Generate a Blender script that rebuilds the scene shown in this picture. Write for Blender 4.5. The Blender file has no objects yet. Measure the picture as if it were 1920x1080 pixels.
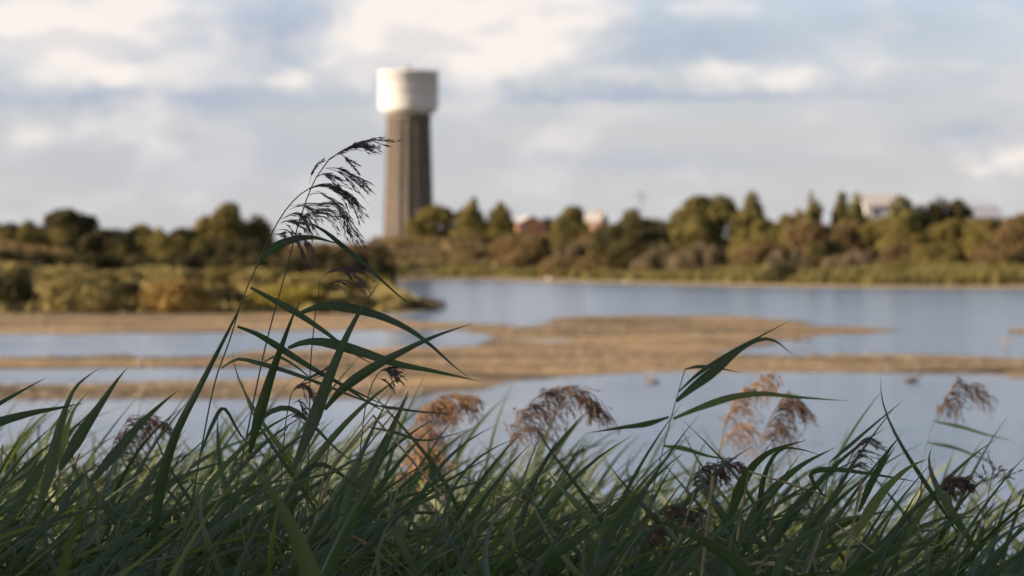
import bpy, math, random
import numpy as np
from mathutils import Vector, Matrix

R = math.radians
rng = np.random.default_rng(7)
random.seed(7)
SC = bpy.context.scene
COL = SC.collection

# ------------------------------------------------------------------ camera
CAM_Z = 3.0
FPX = 5445.0                       # focal length in pixels of a 1920 wide picture
PITCH = math.atan(50.0 / FPX)      # the horizon lies 50 px above the middle
cam_data = bpy.data.cameras.new('camera')
cam = bpy.data.objects.new('camera', cam_data)
COL.objects.link(cam)
cam.location = (0, 0, CAM_Z)
cam.rotation_euler = (R(90) - PITCH, 0, 0)
cam_data.sensor_width = 36.0
cam_data.lens = 36.0 * FPX / 1920.0
cam_data.clip_start = 0.1
cam_data.clip_end = 30000
cam_data.dof.use_dof = True
cam_data.dof.focus_distance = 5.6
cam_data.dof.aperture_fstop = 6.0
SC.camera = cam

# ------------------------------------------------------------------ sun, sky, exposure
SUN_EL = R(17)
SUN_AZ = R(-103)                   # measured from +Y towards +X: left and a little behind the camera
sun_dir = Vector((math.sin(SUN_AZ) * math.cos(SUN_EL), math.cos(SUN_AZ) * math.cos(SUN_EL), math.sin(SUN_EL)))
sd_ = bpy.data.lights.new('sun', 'SUN')
sd_.energy = 5.0
sd_.angle = R(0.5)
sd_.color = (1.0, 0.80, 0.58)
sun = bpy.data.objects.new('sun', sd_)
COL.objects.link(sun)
sun.rotation_euler = sun_dir.to_track_quat('Z', 'Y').to_euler()
sun.location = (-30, -10, 30)

SC.view_settings.view_transform = 'Standard'
SC.view_settings.look = 'None'
SC.view_settings.exposure = 1.15
SC.view_settings.gamma = 1.0
SC.view_settings.use_curve_mapping = False
SC.render.engine = 'CYCLES'
SC.cycles.use_denoising = True
SC.cycles.max_bounces = 4
SC.cycles.diffuse_bounces = 2
SC.cycles.adaptive_threshold = 0.02
SC.cycles.transparent_max_bounces = 8
SC.cycles.sample_clamp_indirect = 4.0


def ray(px, py):
    """unit-depth (Y = 1) direction through a pixel of the 1920 x 1080 picture"""
    x = (px - 960.0) / FPX
    y = -(py - 540.0) / FPX
    c, s = math.cos(PITCH), math.sin(PITCH)
    dy = c + y * s
    dz = -s + y * c
    return x / dy, dz / dy


def at(px, py, Y):
    a, b = ray(px, py)
    return Vector((a * Y, Y, CAM_Z + b * Y))


def on_water(px, py):
    a, b = ray(px, py)
    Y = -CAM_Z / b
    return (a * Y, Y)


def build_world():
    w = bpy.data.worlds.new('World')
    SC.world = w
    w.use_nodes = True
    nt = w.node_tree
    nt.nodes.clear()
    N, L = nt.nodes.new, nt.links.new
    out = N('ShaderNodeOutputWorld')
    bg = N('ShaderNodeBackground')
    K = 0.1
    bg.inputs['Strength'].default_value = 0.05
    L(bg.outputs[0], out.inputs['Surface'])
    sky = N('ShaderNodeTexSky')
    sky.sky_type = 'NISHITA'
    sky.sun_disc = False
    sky.sun_elevation = SUN_EL
    sky.sun_rotation = SUN_AZ % (2 * math.pi)
    sky.air_density = 1.0
    sky.dust_density = 1.5
    sky.ozone_density = 1.5
    tc = N('ShaderNodeTexCoord')
    D = tc.outputs['Generated']

    def vmul(v, s):
        n = N('ShaderNodeVectorMath'); n.operation = 'MULTIPLY'
        L(v, n.inputs[0]); n.inputs[1].default_value = s
        return n.outputs[0]

    def vmad(v, s, o):
        n = N('ShaderNodeVectorMath'); n.operation = 'MULTIPLY_ADD'
        L(v, n.inputs[0]); n.inputs[1].default_value = s; n.inputs[2].default_value = o
        return n.outputs[0]

    def vadd(a, b):
        n = N('ShaderNodeVectorMath'); n.operation = 'ADD'
        L(a, n.inputs[0])
        if isinstance(b, tuple): n.inputs[1].default_value = b
        else: L(b, n.inputs[1])
        return n.outputs[0]

    def math_(op, a, b=None, clamp=False):
        n = N('ShaderNodeMath'); n.operation = op; n.use_clamp = clamp
        for i, q in enumerate((a, b)):
            if q is None: continue
            if isinstance(q, (int, float)): n.inputs[i].default_value = q
            else: L(q, n.inputs[i])
        return n.outputs[0]

    def mrange(v, a, b, c, d, smooth=True):
        n = N('ShaderNodeMapRange')
        n.interpolation_type = 'SMOOTHSTEP' if smooth else 'LINEAR'
        L(v, n.inputs['Value'])
        for k, q in zip(('From Min', 'From Max', 'To Min', 'To Max'), (a, b, c, d)):
            n.inputs[k].default_value = q
        return n.outputs['Result']

    def noise(v, detail=5.0, rough=0.5):
        n = N('ShaderNodeTexNoise')
        n.inputs['Scale'].default_value = 1.0
        n.inputs['Detail'].default_value = detail
        n.inputs['Roughness'].default_value = rough
        L(v, n.inputs['Vector'])
        return n

    def mix(f, a, b):
        n = N('ShaderNodeMix'); n.data_type = 'RGBA'
        if isinstance(f, (int, float)): n.inputs[0].default_value = f
        else: L(f, n.inputs[0])
        for i, q in ((6, a), (7, b)):
            if isinstance(q, tuple): n.inputs[i].default_value = tuple(c / K for c in q) + (1,)
            else: L(q, n.inputs[i])
        return n.outputs[2]

    # uneven cloud outlines: bend the directions before the cloud banks are measured
    wn = noise(vmul(D, (60, 60, 90)), 2.0, 0.6)
    wv = vmad(wn.outputs['Color'], (0.024, 0.0, 0.012), (-0.012, 0.0, -0.006))
    Dw = vadd(D, wv)

    def banks(lst):
        acc = None
        for cx, cy, rx, ry, amp in lst:
            a, b = ray(cx, cy)
            ln = math.sqrt(a * a + b * b + 1)
            c = (a / ln, 1 / ln, b / ln)
            sx, sz = FPX / rx, FPX / ry
            v = vmad(Dw, (sx, 0.0, sz), (-c[0] * sx, 0.0, -c[2] * sz))
            n = N('ShaderNodeVectorMath'); n.operation = 'LENGTH'
            L(v, n.inputs[0])
            f = mrange(n.outputs['Value'], 0.0, 1.6, amp, 0.0)
            acc = f if acc is None else math_('MAXIMUM', acc, f)
        return acc

    lit = banks([(120, 45, 320, 125, .85), (200, 128, 85, 44, .95), (540, 150, 46, 24, .75), (770, 45, 150, 110, 1.3), (860, 65, 260, 105, 1.15),
                 (690, 128, 90, 45, 1.0), (930, 40, 240, 90, .95), (920, 125, 110, 42, .9), (1170, 138, 110, 28, .7),
                 (1355, 138, 90, 34, .7), (1480, 146, 60, 24, .62), (260, 235, 115, 66, .58), (45, 250, 60, 30, .40),
                 (1865, 302, 80, 22, .7), (1330, 15, 80, 26, .55), (985, 255, 110, 30, .32), (1740, 128, 130, 22, .45)])
    dark = banks([(520, 62, 150, 80, .95), (200, 185, 460, 26, 1.0), (1140, 176, 480, 17, .95), (1290, 80, 200, 46, .9),
                  (450, 285, 460, 75, .38), (1200, 300, 340, 30, .38), (1820, 250, 110, 22, .6), (1640, 50, 200, 32, .4)])

    sep = N('ShaderNodeSeparateXYZ')
    L(D, sep.inputs[0])
    Z = sep.outputs['Z']
    n1 = noise(vmul(D, (26, 26, 52)), 2.5, 0.55).outputs['Fac']
    n2 = noise(vmul(vadd(D, (-0.012, 0.0, 0.008)), (26, 26, 52)), 1.5, 0.55).outputs['Fac']
    relief = math_('SUBTRACT', n1, n2)

    base = sky.outputs[0]
    # thin high veil, thicker towards the horizon, thinning out overhead
    veil = mrange(Z, 0.0, 0.40, 0.97, 0.35)
    veil = math_('MULTIPLY', veil, mrange(n1, 0.30, 0.62, 0.90, 1.0), True)
    upper = mix(mrange(Z, 0.03, 0.11, 0.0, 1.0), (0.575, 0.572, 0.585), (0.545, 0.635, 0.76))
    col = mix(veil, base, upper)
    # cloud shade
    dk = math_('MULTIPLY', dark, mrange(n1, 0.28, 0.58, 0.70, 1.05), True)
    hi = mrange(Z, 0.10, 0.35, 1.0, 0.55)
    fill = math_('MULTIPLY', mrange(n1, 0.48, 0.68, 0.0, 0.35), hi)
    col = mix(math_('MULTIPLY', fill, 0.8), col, (0.59, 0.575, 0.60))
    col = mix(dk, col, (0.385, 0.44, 0.545))
    # sunlit cloud
    lt = math_('ADD', lit, mrange(n1, 0.30, 0.70, -0.20, 0.24), False)
    lt = mrange(lt, -0.02, 1.0, 0.0, 1.0)
    lt2 = math_('MULTIPLY', fill, mrange(relief, -0.01, 0.09, 0.0, 0.5))
    lt = math_('MAXIMUM', lt, lt2)
    shade = mrange(relief, -0.10, 0.05, 0.0, 1.0)
    ccol = mix(shade, (0.73, 0.69, 0.685), (0.87, 0.805, 0.76))
    col = mix(lt, col, ccol)
    L(col, bg.inputs['Color'])


build_world()

# ------------------------------------------------------------------ small tools


def link(o, parent=None):
    COL.objects.link(o)
    if parent is not None:
        o.parent = parent
    return o


def mesh_obj(name, verts, faces, mat=None, parent=None, uvs=None, smooth=False):
    me = bpy.data.meshes.new(name)
    verts = np.asarray(verts, dtype=np.float32)
    me.from_pydata(verts.tolist() if len(verts) < 4000 else verts, [], faces)
    if uvs is not None:
        lay = me.uv_layers.new(name='uv')
        idx = np.empty(len(me.loops), dtype=np.int32)
        me.loops.foreach_get('vertex_index', idx)
        lay.data.foreach_set('uv', np.asarray(uvs, dtype=np.float32)[idx].ravel())
    if smooth:
        me.polygons.foreach_set('use_smooth', np.ones(len(me.polygons), dtype=bool))
    if mat is not None:
        me.materials.append(mat)
    me.update()
    return link(bpy.data.objects.new(name, me), parent)


def quads_obj(name, V, F, mat, parent=None, uvs=None, smooth=False):
    """fast path: V (n,3), F (m,4) index arrays"""
    me = bpy.data.meshes.new(name)
    V = np.asarray(V, dtype=np.float32); F = np.asarray(F, dtype=np.int32)
    k = F.shape[1]
    me.vertices.add(len(V)); me.vertices.foreach_set('co', V.ravel())
    me.loops.add(F.size); me.loops.foreach_set('vertex_index', F.ravel())
    me.polygons.add(len(F))
    me.polygons.foreach_set('loop_start', np.arange(len(F), dtype=np.int32) * k)
    me.polygons.foreach_set('loop_total', np.full(len(F), k, dtype=np.int32))
    if smooth:
        me.polygons.foreach_set('use_smooth', np.ones(len(F), dtype=bool))
    me.update(calc_edges=True)
    if uvs is not None:
        lay = me.uv_layers.new(name='uv')
        lay.data.foreach_set('uv', np.asarray(uvs, dtype=np.float32)[F.ravel()].ravel())
    me.materials.append(mat)
    me.validate()
    return link(bpy.data.objects.new(name, me), parent)


def tag(o, label=None, cat=None, group=None, kind=None):
    if label: o['label'] = label
    if cat: o['category'] = cat
    if group: o['group'] = group
    if kind: o['kind'] = kind
    return o


def empty(name, loc, label, cat, group=None):
    o = bpy.data.objects.new(name, None)
    o.empty_display_size = 0.2
    o.location = loc
    link(o)
    return tag(o, label, cat, group)


def ss(a, b, x):
    t = np.clip((np.asarray(x, dtype=float) - a) / (b - a), 0, 1)
    return t * t * (3 - 2 * t)


def vnoise(x, y, seed=0):
    """cheap smooth value noise"""
    x = np.asarray(x, dtype=float); y = np.asarray(y, dtype=float)
    xi, yi = np.floor(x), np.floor(y)
    fx, fy = x - xi, y - yi
    fx = fx * fx * (3 - 2 * fx); fy = fy * fy * (3 - 2 * fy)

    def h(a, b):
        v = np.sin(a * 127.1 + b * 311.7 + seed * 74.7) * 43758.5453
        return v - np.floor(v)
    return ((h(xi, yi) * (1 - fx) + h(xi + 1, yi) * fx) * (1 - fy) + (h(xi, yi + 1) * (1 - fx) + h(xi + 1, yi + 1) * fx) * fy)


def sdf(poly, X, Y):
    """signed distance to a polygon, positive inside"""
    P = np.asarray(poly, dtype=float)
    Q = np.roll(P, -1, axis=0)
    d2 = np.full(X.shape, 1e18); inside = np.zeros(X.shape, dtype=bool)
    for (ax, ay), (bx, by) in zip(P, Q):
        ex, ey = bx - ax, by - ay
        t = np.clip(((X - ax) * ex + (Y - ay) * ey) / (ex * ex + ey * ey + 1e-12), 0, 1)
        d2 = np.minimum(d2, (X - ax - t * ex) ** 2 + (Y - ay - t * ey) ** 2)
        cond = (ay > Y) != (by > Y)
        with np.errstate(divide='ignore', invalid='ignore'):
            xin = ax + (Y - ay) * ex / np.where(ey == 0, 1e-12, ey)
        inside ^= cond & (X < xin)
    return np.where(inside, 1, -1) * np.sqrt(d2)


# ------------------------------------------------------------------ materials


class NT:
    def __init__(self, name):
        self.m = bpy.data.materials.new(name)
        self.m.use_nodes = True
        self.t = self.m.node_tree
        self.t.nodes.clear()
        self.out = self.t.nodes.new('ShaderNodeOutputMaterial')

    def n(self, typ, **kw):
        o = self.t.nodes.new(typ)
        for k, v in kw.items():
            setattr(o, k, v)
        return o

    def l(self, a, b):
        self.t.links.new(a, b)

    def noise(self, scale, detail=4, vec=None, rough=0.5):
        o = self.n('ShaderNodeTexNoise')
        o.inputs['Scale'].default_value = scale
        o.inputs['Detail'].default_value = detail
        o.inputs['Roughness'].default_value = rough
        if vec is not None: self.l(vec, o.inputs['Vector'])
        return o.outputs['Fac']

    def ramp(self, fac, stops):
        o = self.n('ShaderNodeValToRGB')
        e = o.color_ramp.elements
        while len(e) < len(stops): e.new(0.5)
        for q, (p, c) in zip(e, stops):
            q.position = p; q.color = tuple(c) + (1,)
        self.l(fac, o.inputs['Fac'])
        return o.outputs['Color']

    def mix(self, f, a, b, mode='MIX'):
        o = self.n('ShaderNodeMix', data_type='RGBA', blend_type=mode)
        for i, q in ((0, f), (6, a), (7, b)):
            if isinstance(q, (int, float)): o.inputs[i].default_value = q
            elif isinstance(q, tuple): o.inputs[i].default_value = q + (1,)
            else: self.l(q, o.inputs[i])
        return o.outputs[2]

    def mth(self, op, a, b=0.0, clamp=False):
        o = self.n('ShaderNodeMath', operation=op, use_clamp=clamp)
        for i, q in enumerate((a, b)):
            if isinstance(q, (int, float)): o.inputs[i].default_value = q
            else: self.l(q, o.inputs[i])
        return o.outputs[0]

    def mr(self, v, a, b, c, d):
        o = self.n('ShaderNodeMapRange', interpolation_type='SMOOTHSTEP')
        self.l(v, o.inputs['Value'])
        for k, q in zip(('From Min', 'From Max', 'To Min', 'To Max'), (a, b, c, d)):
            o.inputs[k].default_value = q
        return o.outputs['Result']

    def pos(self):
        return self.n('ShaderNodeNewGeometry').outputs['Position']

    def bsdf(self, color, rough=0.8, spec=0.3, normal=None):
        b = self.n('ShaderNodeBsdfPrincipled')
        if isinstance(color, tuple): b.inputs['Base Color'].default_value = color + (1,)
        else: self.l(color, b.inputs['Base Color'])
        if isinstance(rough, (int, float)): b.inputs['Roughness'].default_value = rough
        else: self.l(rough, b.inputs['Roughness'])
        b.inputs['Specular IOR Level'].default_value = spec
        if normal is not None: self.l(normal, b.inputs['Normal'])
        return b

    def bump(self, h, strength, dist):
        o = self.n('ShaderNodeBump')
        o.inputs['Strength'].default_value = strength
        o.inputs['Distance'].default_value = dist
        self.l(h, o.inputs['Height'])
        return o.outputs[0]

    def done(self, shader):
        self.l(shader, self.out.inputs['Surface'])
        return self.m


def mat_foliage(name, c1, c2, transl=0.32, scale=0.35):
    t = NT(name)
    g = t.n('ShaderNodeNewGeometry')
    tc = t.n('ShaderNodeTexCoord')
    f = t.noise(scale, 3, tc.outputs['Object'])
    f = t.mth('ADD', t.mth('MULTIPLY', f, 0.9), t.mth('MULTIPLY', g.outputs['Random Per Island'], 0.35))
    c = t.ramp(f, [(0.35, c1), (0.85, c2)])
    b = t.bsdf(c, 0.75, 0.15)
    tr = t.n('ShaderNodeBsdfTranslucent')
    t.l(c, tr.inputs['Color'])
    mx = t.n('ShaderNodeMixShader')
    mx.inputs[0].default_value = transl
    t.l(b.outputs[0], mx.inputs[1]); t.l(tr.outputs[0], mx.inputs[2])
    return t.done(mx.outputs[0])


def mat_plain(name, c1, c2, scale, rough=0.8, spec=0.2, bump=0.0, bscale=None):
    t = NT(name)
    tc = t.n('ShaderNodeTexCoord')
    f = t.noise(scale, 5, tc.outputs['Object'], 0.6)
    c = t.ramp(f, [(0.3, c1), (0.7, c2)])
    nrm = None
    if bump:
        nrm = t.bump(t.noise(bscale or scale * 6, 4, tc.outputs['Object']), 0.6, bump)
    return t.done(t.bsdf(c, rough, spec, nrm).outputs[0])


def mat_reed_leaf(name, dark, light, tip, yellow=0.0):
    t = NT(name)
    uv = t.n('ShaderNodeUVMap'); uv.uv_map = 'uv'
    sp = t.n('ShaderNodeSeparateXYZ'); t.l(uv.outputs[0], sp.inputs[0])
    U, V = sp.outputs['X'], sp.outputs['Y']
    oi = t.n('ShaderNodeObjectInfo')
    g = t.n('ShaderNodeNewGeometry')
    rnd = t.mth('FRACT', t.mth('ADD', oi.outputs['Random'], g.outputs['Random Per Island']))
    mp = t.n('ShaderNodeMapping'); mp.inputs['Scale'].default_value = (14, 2.2, 1)
    t.l(uv.outputs[0], mp.inputs['Vector'])
    st = t.noise(1.0, 3, mp.outputs[0])
    f = t.mth('ADD', t.mth('MULTIPLY', st, 0.55), t.mth('MULTIPLY', rnd, 0.6))
    c = t.ramp(f, [(0.25, dark), (0.9, light)])
    # a few leaves are turning yellow; tips dry out brown
    yl = t.mr(rnd, 0.84, 0.97, 0.0, 0.7 + yellow)
    c = t.mix(yl, c, (0.17, 0.19, 0.035))
    n2 = t.noise(9.0, 2, uv.outputs[0])
    tipf = t.mth('MULTIPLY', t.mr(t.mth('ADD', V, t.mth('MULTIPLY', n2, 0.14)), 0.88, 1.06, 0.0, 1.0), t.mr(rnd, 0.3, 0.6, 0.1, 0.9))
    c = t.mix(tipf, c, tip)
    mid = t.mr(t.mth('ABSOLUTE', t.mth('SUBTRACT', U, 0.5)), 0.0, 0.05, 0.35, 0.0)
    c = t.mix(mid, c, (0.16, 0.20, 0.10))
    wv = t.mth('SINE', t.mth('MULTIPLY', U, 95.0))
    nrm = t.bump(wv, 0.25, 0.0006)
    b = t.bsdf(c, 0.42, 0.45, nrm)
    tr = t.n('ShaderNodeBsdfTranslucent')
    t.l(t.mix(0.5, c, (0.13, 0.19, 0.02), 'ADD'), tr.inputs['Color'])
    mx = t.n('ShaderNodeMixShader'); mx.inputs[0].default_value = 0.32
    t.l(b.outputs[0], mx.inputs[1]); t.l(tr.outputs[0], mx.inputs[2])
    return t.done(mx.outputs[0])


def mat_water():
    t = NT('lake_water')
    p = t.pos()
    mp = t.n('ShaderNodeMapping'); mp.inputs['Scale'].default_value = (0.34, 1.1, 1.0)
    mp.inputs['Rotation'].default_value = (0, 0, R(8))
    t.l(p, mp.inputs['Vector'])
    h = t.mth('ADD', t.noise(1.1, 3, mp.outputs[0]), t.mth('MULTIPLY', t.noise(4.5, 2, mp.outputs[0]), 0.30))
    calm = t.mr(t.noise(0.035, 3, mp.outputs[0]), 0.35, 0.62, 0.35, 1.0)
    nb = t.n('ShaderNodeBump')
    nb.inputs['Distance'].default_value = 0.07
    t.l(h, nb.inputs['Height']); t.l(calm, nb.inputs['Strength'])
    b = t.bsdf((0.045, 0.085, 0.165), 0.14, 0.5, nb.outputs[0])
    b.inputs['IOR'].default_value = 1.333
    return t.done(b.outputs[0])


def mat_mud():
    t = NT('mud')
    p = t.pos()
    mp = t.n('ShaderNodeMapping'); mp.inputs['Scale'].default_value = (0.30, 1.0, 1.0)
    t.l(p, mp.inputs['Vector'])
    f = t.mth('ADD', t.mth('MULTIPLY', t.noise(0.22, 5, mp.outputs[0], 0.65), 0.65), t.mth('MULTIPLY', t.noise(2.2, 4, p, 0.65), 0.4))
    c = t.ramp(f, [(0.43, (0.062, 0.043, 0.025)), (0.50, (0.18, 0.122, 0.064)), (0.58, (0.40, 0.27, 0.14))])
    sp = t.n('ShaderNodeSeparateXYZ'); t.l(p, sp.inputs[0])
    wet = t.mr(t.mth('ADD', sp.outputs['Z'], t.mth('MULTIPLY', t.noise(0.5, 3, p), 0.05)), 0.025, 0.075, 1.0, 0.0)
    c = t.mix(t.mth('MULTIPLY', wet, 0.55), c, (0.11, 0.075, 0.048))
    nrm = t.bump(t.noise(1.3, 5, p, 0.7), 1.0, 0.5)
    return t.done(t.bsdf(c, t.mr(wet, 0, 1, 0.9, 0.5), 0.25, nrm).outputs[0])


def mat_ground():
    t = NT('bank_soil')
    p = t.pos()
    f = t.mth('ADD', t.mth('MULTIPLY', t.noise(0.03, 5, p, 0.6), 0.55), t.mth('MULTIPLY', t.noise(0.4, 4, p, 0.6), 0.45))
    c = t.ramp(f, [(0.36, (0.055, 0.042, 0.022)), (0.5, (0.11, 0.082, 0.04)), (0.62, (0.19, 0.145, 0.07))])
    sp = t.n('ShaderNodeSeparateXYZ'); t.l(p, sp.inputs[0])
    beach = t.mr(sp.outputs['Z'], 0.20, 0.42, 1.0, 0.0)
    c = t.mix(beach, c, t.ramp(t.noise(0.5, 4, p), [(0.35, (0.22, 0.16, 0.085)), (0.65, (0.40, 0.30, 0.17))]))
    return t.done(t.bsdf(c, 0.95, 0.1, t.bump(t.noise(1.2, 4, p), 0.7, 0.3)).outputs[0])


M = {}
M['water'] = mat_water()
M['mud'] = mat_mud()
M['ground'] = mat_ground()
M['pebble'] = mat_foliage('pebbles', (0.10, 0.075, 0.05), (0.42, 0.34, 0.25), 0.0, 3.0)
M['leaf'] = mat_reed_leaf('reed_leaf', (0.020, 0.038, 0.015), (0.062, 0.090, 0.036), (0.20, 0.13, 0.06))
M['leaf_y'] = mat_reed_leaf('yellow_reed_leaf', (0.16, 0.19, 0.035), (0.34, 0.34, 0.09), (0.36, 0.25, 0.10))
M['stem'] = mat_plain('reed_stem', (0.05, 0.06, 0.03), (0.10, 0.10, 0.055), 9, 0.5, 0.4)
M['pan_dark'] = mat_plain('purple_panicle', (0.085, 0.058, 0.062), (0.18, 0.125, 0.12), 40, 0.8)
M['pan_brown'] = mat_foliage('brown_panicle', (0.11, 0.068, 0.050), (0.22, 0.145, 0.105), 0.25, 30)
M['pan_sunlit'] = mat_foliage('sunlit_panicle', (0.30, 0.175, 0.105), (0.52, 0.35, 0.22), 0.4, 30)  # brown plume with the sunlight put into its colour, paler than pan_brown
M['bark'] = mat_plain('bark', (0.07, 0.05, 0.035), (0.16, 0.12, 0.085), 2.0, 0.95, 0.1, 0.05)
M['olive'] = mat_foliage('olive_leaves', (0.106, 0.093, 0.028), (0.269, 0.212, 0.071))
M['dark'] = mat_foliage('dark_leaves', (0.034, 0.032, 0.014), (0.095, 0.078, 0.032), 0.12)
M['pine'] = mat_foliage('pine_needles', (0.078, 0.073, 0.026), (0.205, 0.172, 0.059))
M['gold'] = mat_foliage('golden_leaves', (0.19, 0.125, 0.035), (0.38, 0.255, 0.085), 0.15)
M['yellow'] = mat_foliage('yellow_green_leaves', (0.15, 0.125, 0.02), (0.32, 0.26, 0.05), 0.18)
M['brown'] = mat_foliage('brown_scrub', (0.113, 0.078, 0.037), (0.253, 0.177, 0.084))
M['pink'] = mat_foliage('seeding_shrub', (0.14, 0.11, 0.065), (0.27, 0.215, 0.135))
M['marsh'] = mat_foliage('marsh_scrub', (0.16, 0.128, 0.046), (0.33, 0.26, 0.10), 0.15)
M['green'] = mat_foliage('fringe_reeds', (0.066, 0.060, 0.021), (0.175, 0.150, 0.050), 0.25, 0.08)
M['heath'] = mat_foliage('dry_heath', (0.085, 0.060, 0.027), (0.22, 0.155, 0.070), 0.2, 0.10)
M['white'] = mat_plain('white_tank_paint', (0.60, 0.585, 0.56), (0.72, 0.705, 0.68), 0.35, 0.6, 0.3)
def mat_streaked(name, c1, c2, stain):
    t = NT(name)
    tc = t.n('ShaderNodeTexCoord')
    mp = t.n('ShaderNodeMapping'); mp.inputs['Scale'].default_value = (1.4, 1.4, 0.07)
    t.l(tc.outputs['Object'], mp.inputs['Vector'])
    st = t.mr(t.noise(1.0, 4, mp.outputs[0], 0.6), 0.50, 0.72, 0.0, 0.55)
    c = t.mix(st, t.ramp(t.noise(0.35, 4, tc.outputs['Object']), [(0.3, c1), (0.7, c2)]), stain)
    return t.done(t.bsdf(c, 0.7, 0.2).outputs[0])


M['white'] = mat_streaked('white_tank_paint', (0.64, 0.635, 0.625), (0.75, 0.745, 0.735), (0.45, 0.41, 0.36))
M['straw'] = mat_plain('straw', (0.22, 0.16, 0.085), (0.38, 0.29, 0.17), 12, 0.7)
M['brick'] = mat_plain('tower_brick', (0.105, 0.088, 0.074), (0.165, 0.138, 0.115), 0.5, 0.9, 0.15)
M['rib'] = mat_plain('tower_rib', (0.125, 0.104, 0.086), (0.18, 0.15, 0.125), 0.7, 0.9, 0.15)
M['metal'] = mat_plain('grey_metal', (0.20, 0.20, 0.20), (0.32, 0.32, 0.32), 2.0, 0.5, 0.5)
M['orange'] = mat_plain('orange_brick', (0.38, 0.175, 0.09), (0.50, 0.25, 0.14), 1.5, 0.9, 0.1)
M['render'] = mat_plain('white_render', (0.42, 0.41, 0.39), (0.54, 0.53, 0.51), 0.8, 0.85, 0.2)
M['roof_pale'] = mat_plain('pale_roof', (0.36, 0.33, 0.30), (0.48, 0.44, 0.41), 0.8, 0.8, 0.3)
M['roof_grey'] = mat_plain('grey_roof', (0.26, 0.26, 0.29), (0.38, 0.38, 0.42), 0.8, 0.5, 0.4)
M['glass'] = mat_plain('window_glass', (0.03, 0.04, 0.05), (0.05, 0.06, 0.07), 1.0, 0.1, 0.5)
M['bird_white'] = mat_plain('white_feathers', (0.72, 0.70, 0.67), (0.82, 0.80, 0.77), 8.0, 0.8)
M['bird_brown'] = mat_plain('brown_feathers', (0.14, 0.10, 0.07), (0.28, 0.21, 0.15), 12.0, 0.8)
M['bird_grey'] = mat_plain('grey_feathers', (0.28, 0.29, 0.31), (0.42, 0.43, 0.45), 12.0, 0.8)
M['beak'] = mat_plain('beak', (0.40, 0.20, 0.04), (0.50, 0.28, 0.06), 20.0, 0.5)
M['timber'] = mat_plain('pole_timber', (0.12, 0.09, 0.07), (0.20, 0.16, 0.12), 3.0, 0.9)

# ------------------------------------------------------------------ ground, mudflats, water
shore_px = [(-900, 592), (0, 591), (640, 591), (740, 589), (800, 585), (822, 578), (800, 563), (765, 546), (735, 531), (738, 524),
            (820, 522.5), (900, 524), (1000, 528), (1200, 533), (1500, 539), (1920, 541), (2900, 544)]
LAND = [on_water(*p) for p in shore_px] + [(9000, 4000), (9000, 30000), (-9000, 30000), (-9000, 150)]


def bank_h(Y):
    return np.clip(1.0 - 0.088 * (np.asarray(Y, dtype=float) - 4.0), -0.6, 1.42)


def terrain_h(X, Y):
    X = np.asarray(X, dtype=float); Y = np.asarray(Y, dtype=float)
    X, Y = np.broadcast_arrays(X, Y)
    s = sdf(LAND, X, Y)
    q = X / np.maximum(Y, 1.0)
    right = ss(-0.03, 0.05, q)
    z = 0.45 * ss(0, 24, s) + 1.35 * ss(14, 75, s)
    z = z + (1 - 0.70 * right) * 4.9 * ss(300, 455, Y) * ss(20, 80, s)
    z = z + (vnoise(X / 23, Y / 31, 1) - 0.5) * 0.9 * ss(25, 90, s) + (vnoise(X / 6, Y / 7, 2) - 0.5) * 0.3 * ss(15, 50, s)
    lake = -0.6 * ss(0, 9, -s)
    z = np.where(s > 0, z, lake)
    return np.where(Y < 60, np.maximum(bank_h(Y), -0.6), z)


def build_ground():
    ys = np.concatenate([np.linspace(-70, 26, 40), np.linspace(30, 150, 20), np.linspace(154, 560, 190), np.geomspace(570, 14000, 40)])
    us = np.linspace(-1, 1, 231)
    us = np.sign(us) * (0.55 * np.abs(us) + 0.45 * np.abs(us) ** 3)
    Yg, Ug = np.meshgrid(ys, us, indexing='ij')
    Xg = Ug * (60 + 0.42 * np.abs(Yg))
    Zg = terrain_h(Xg, Yg)
    V = np.stack([Xg, Yg, Zg], -1).reshape(-1, 3)
    nr, nc = Yg.shape
    i = np.arange(nr * nc).reshape(nr, nc)
    F = np.stack([i[:-1, :-1], i[:-1, 1:], i[1:, 1:], i[1:, :-1]], -1).reshape(-1, 4)
    o = quads_obj('ground', V, F, M['ground'], smooth=True)
    tag(o, 'lake bed, reed bank and scrubby far land', kind='structure')


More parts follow.
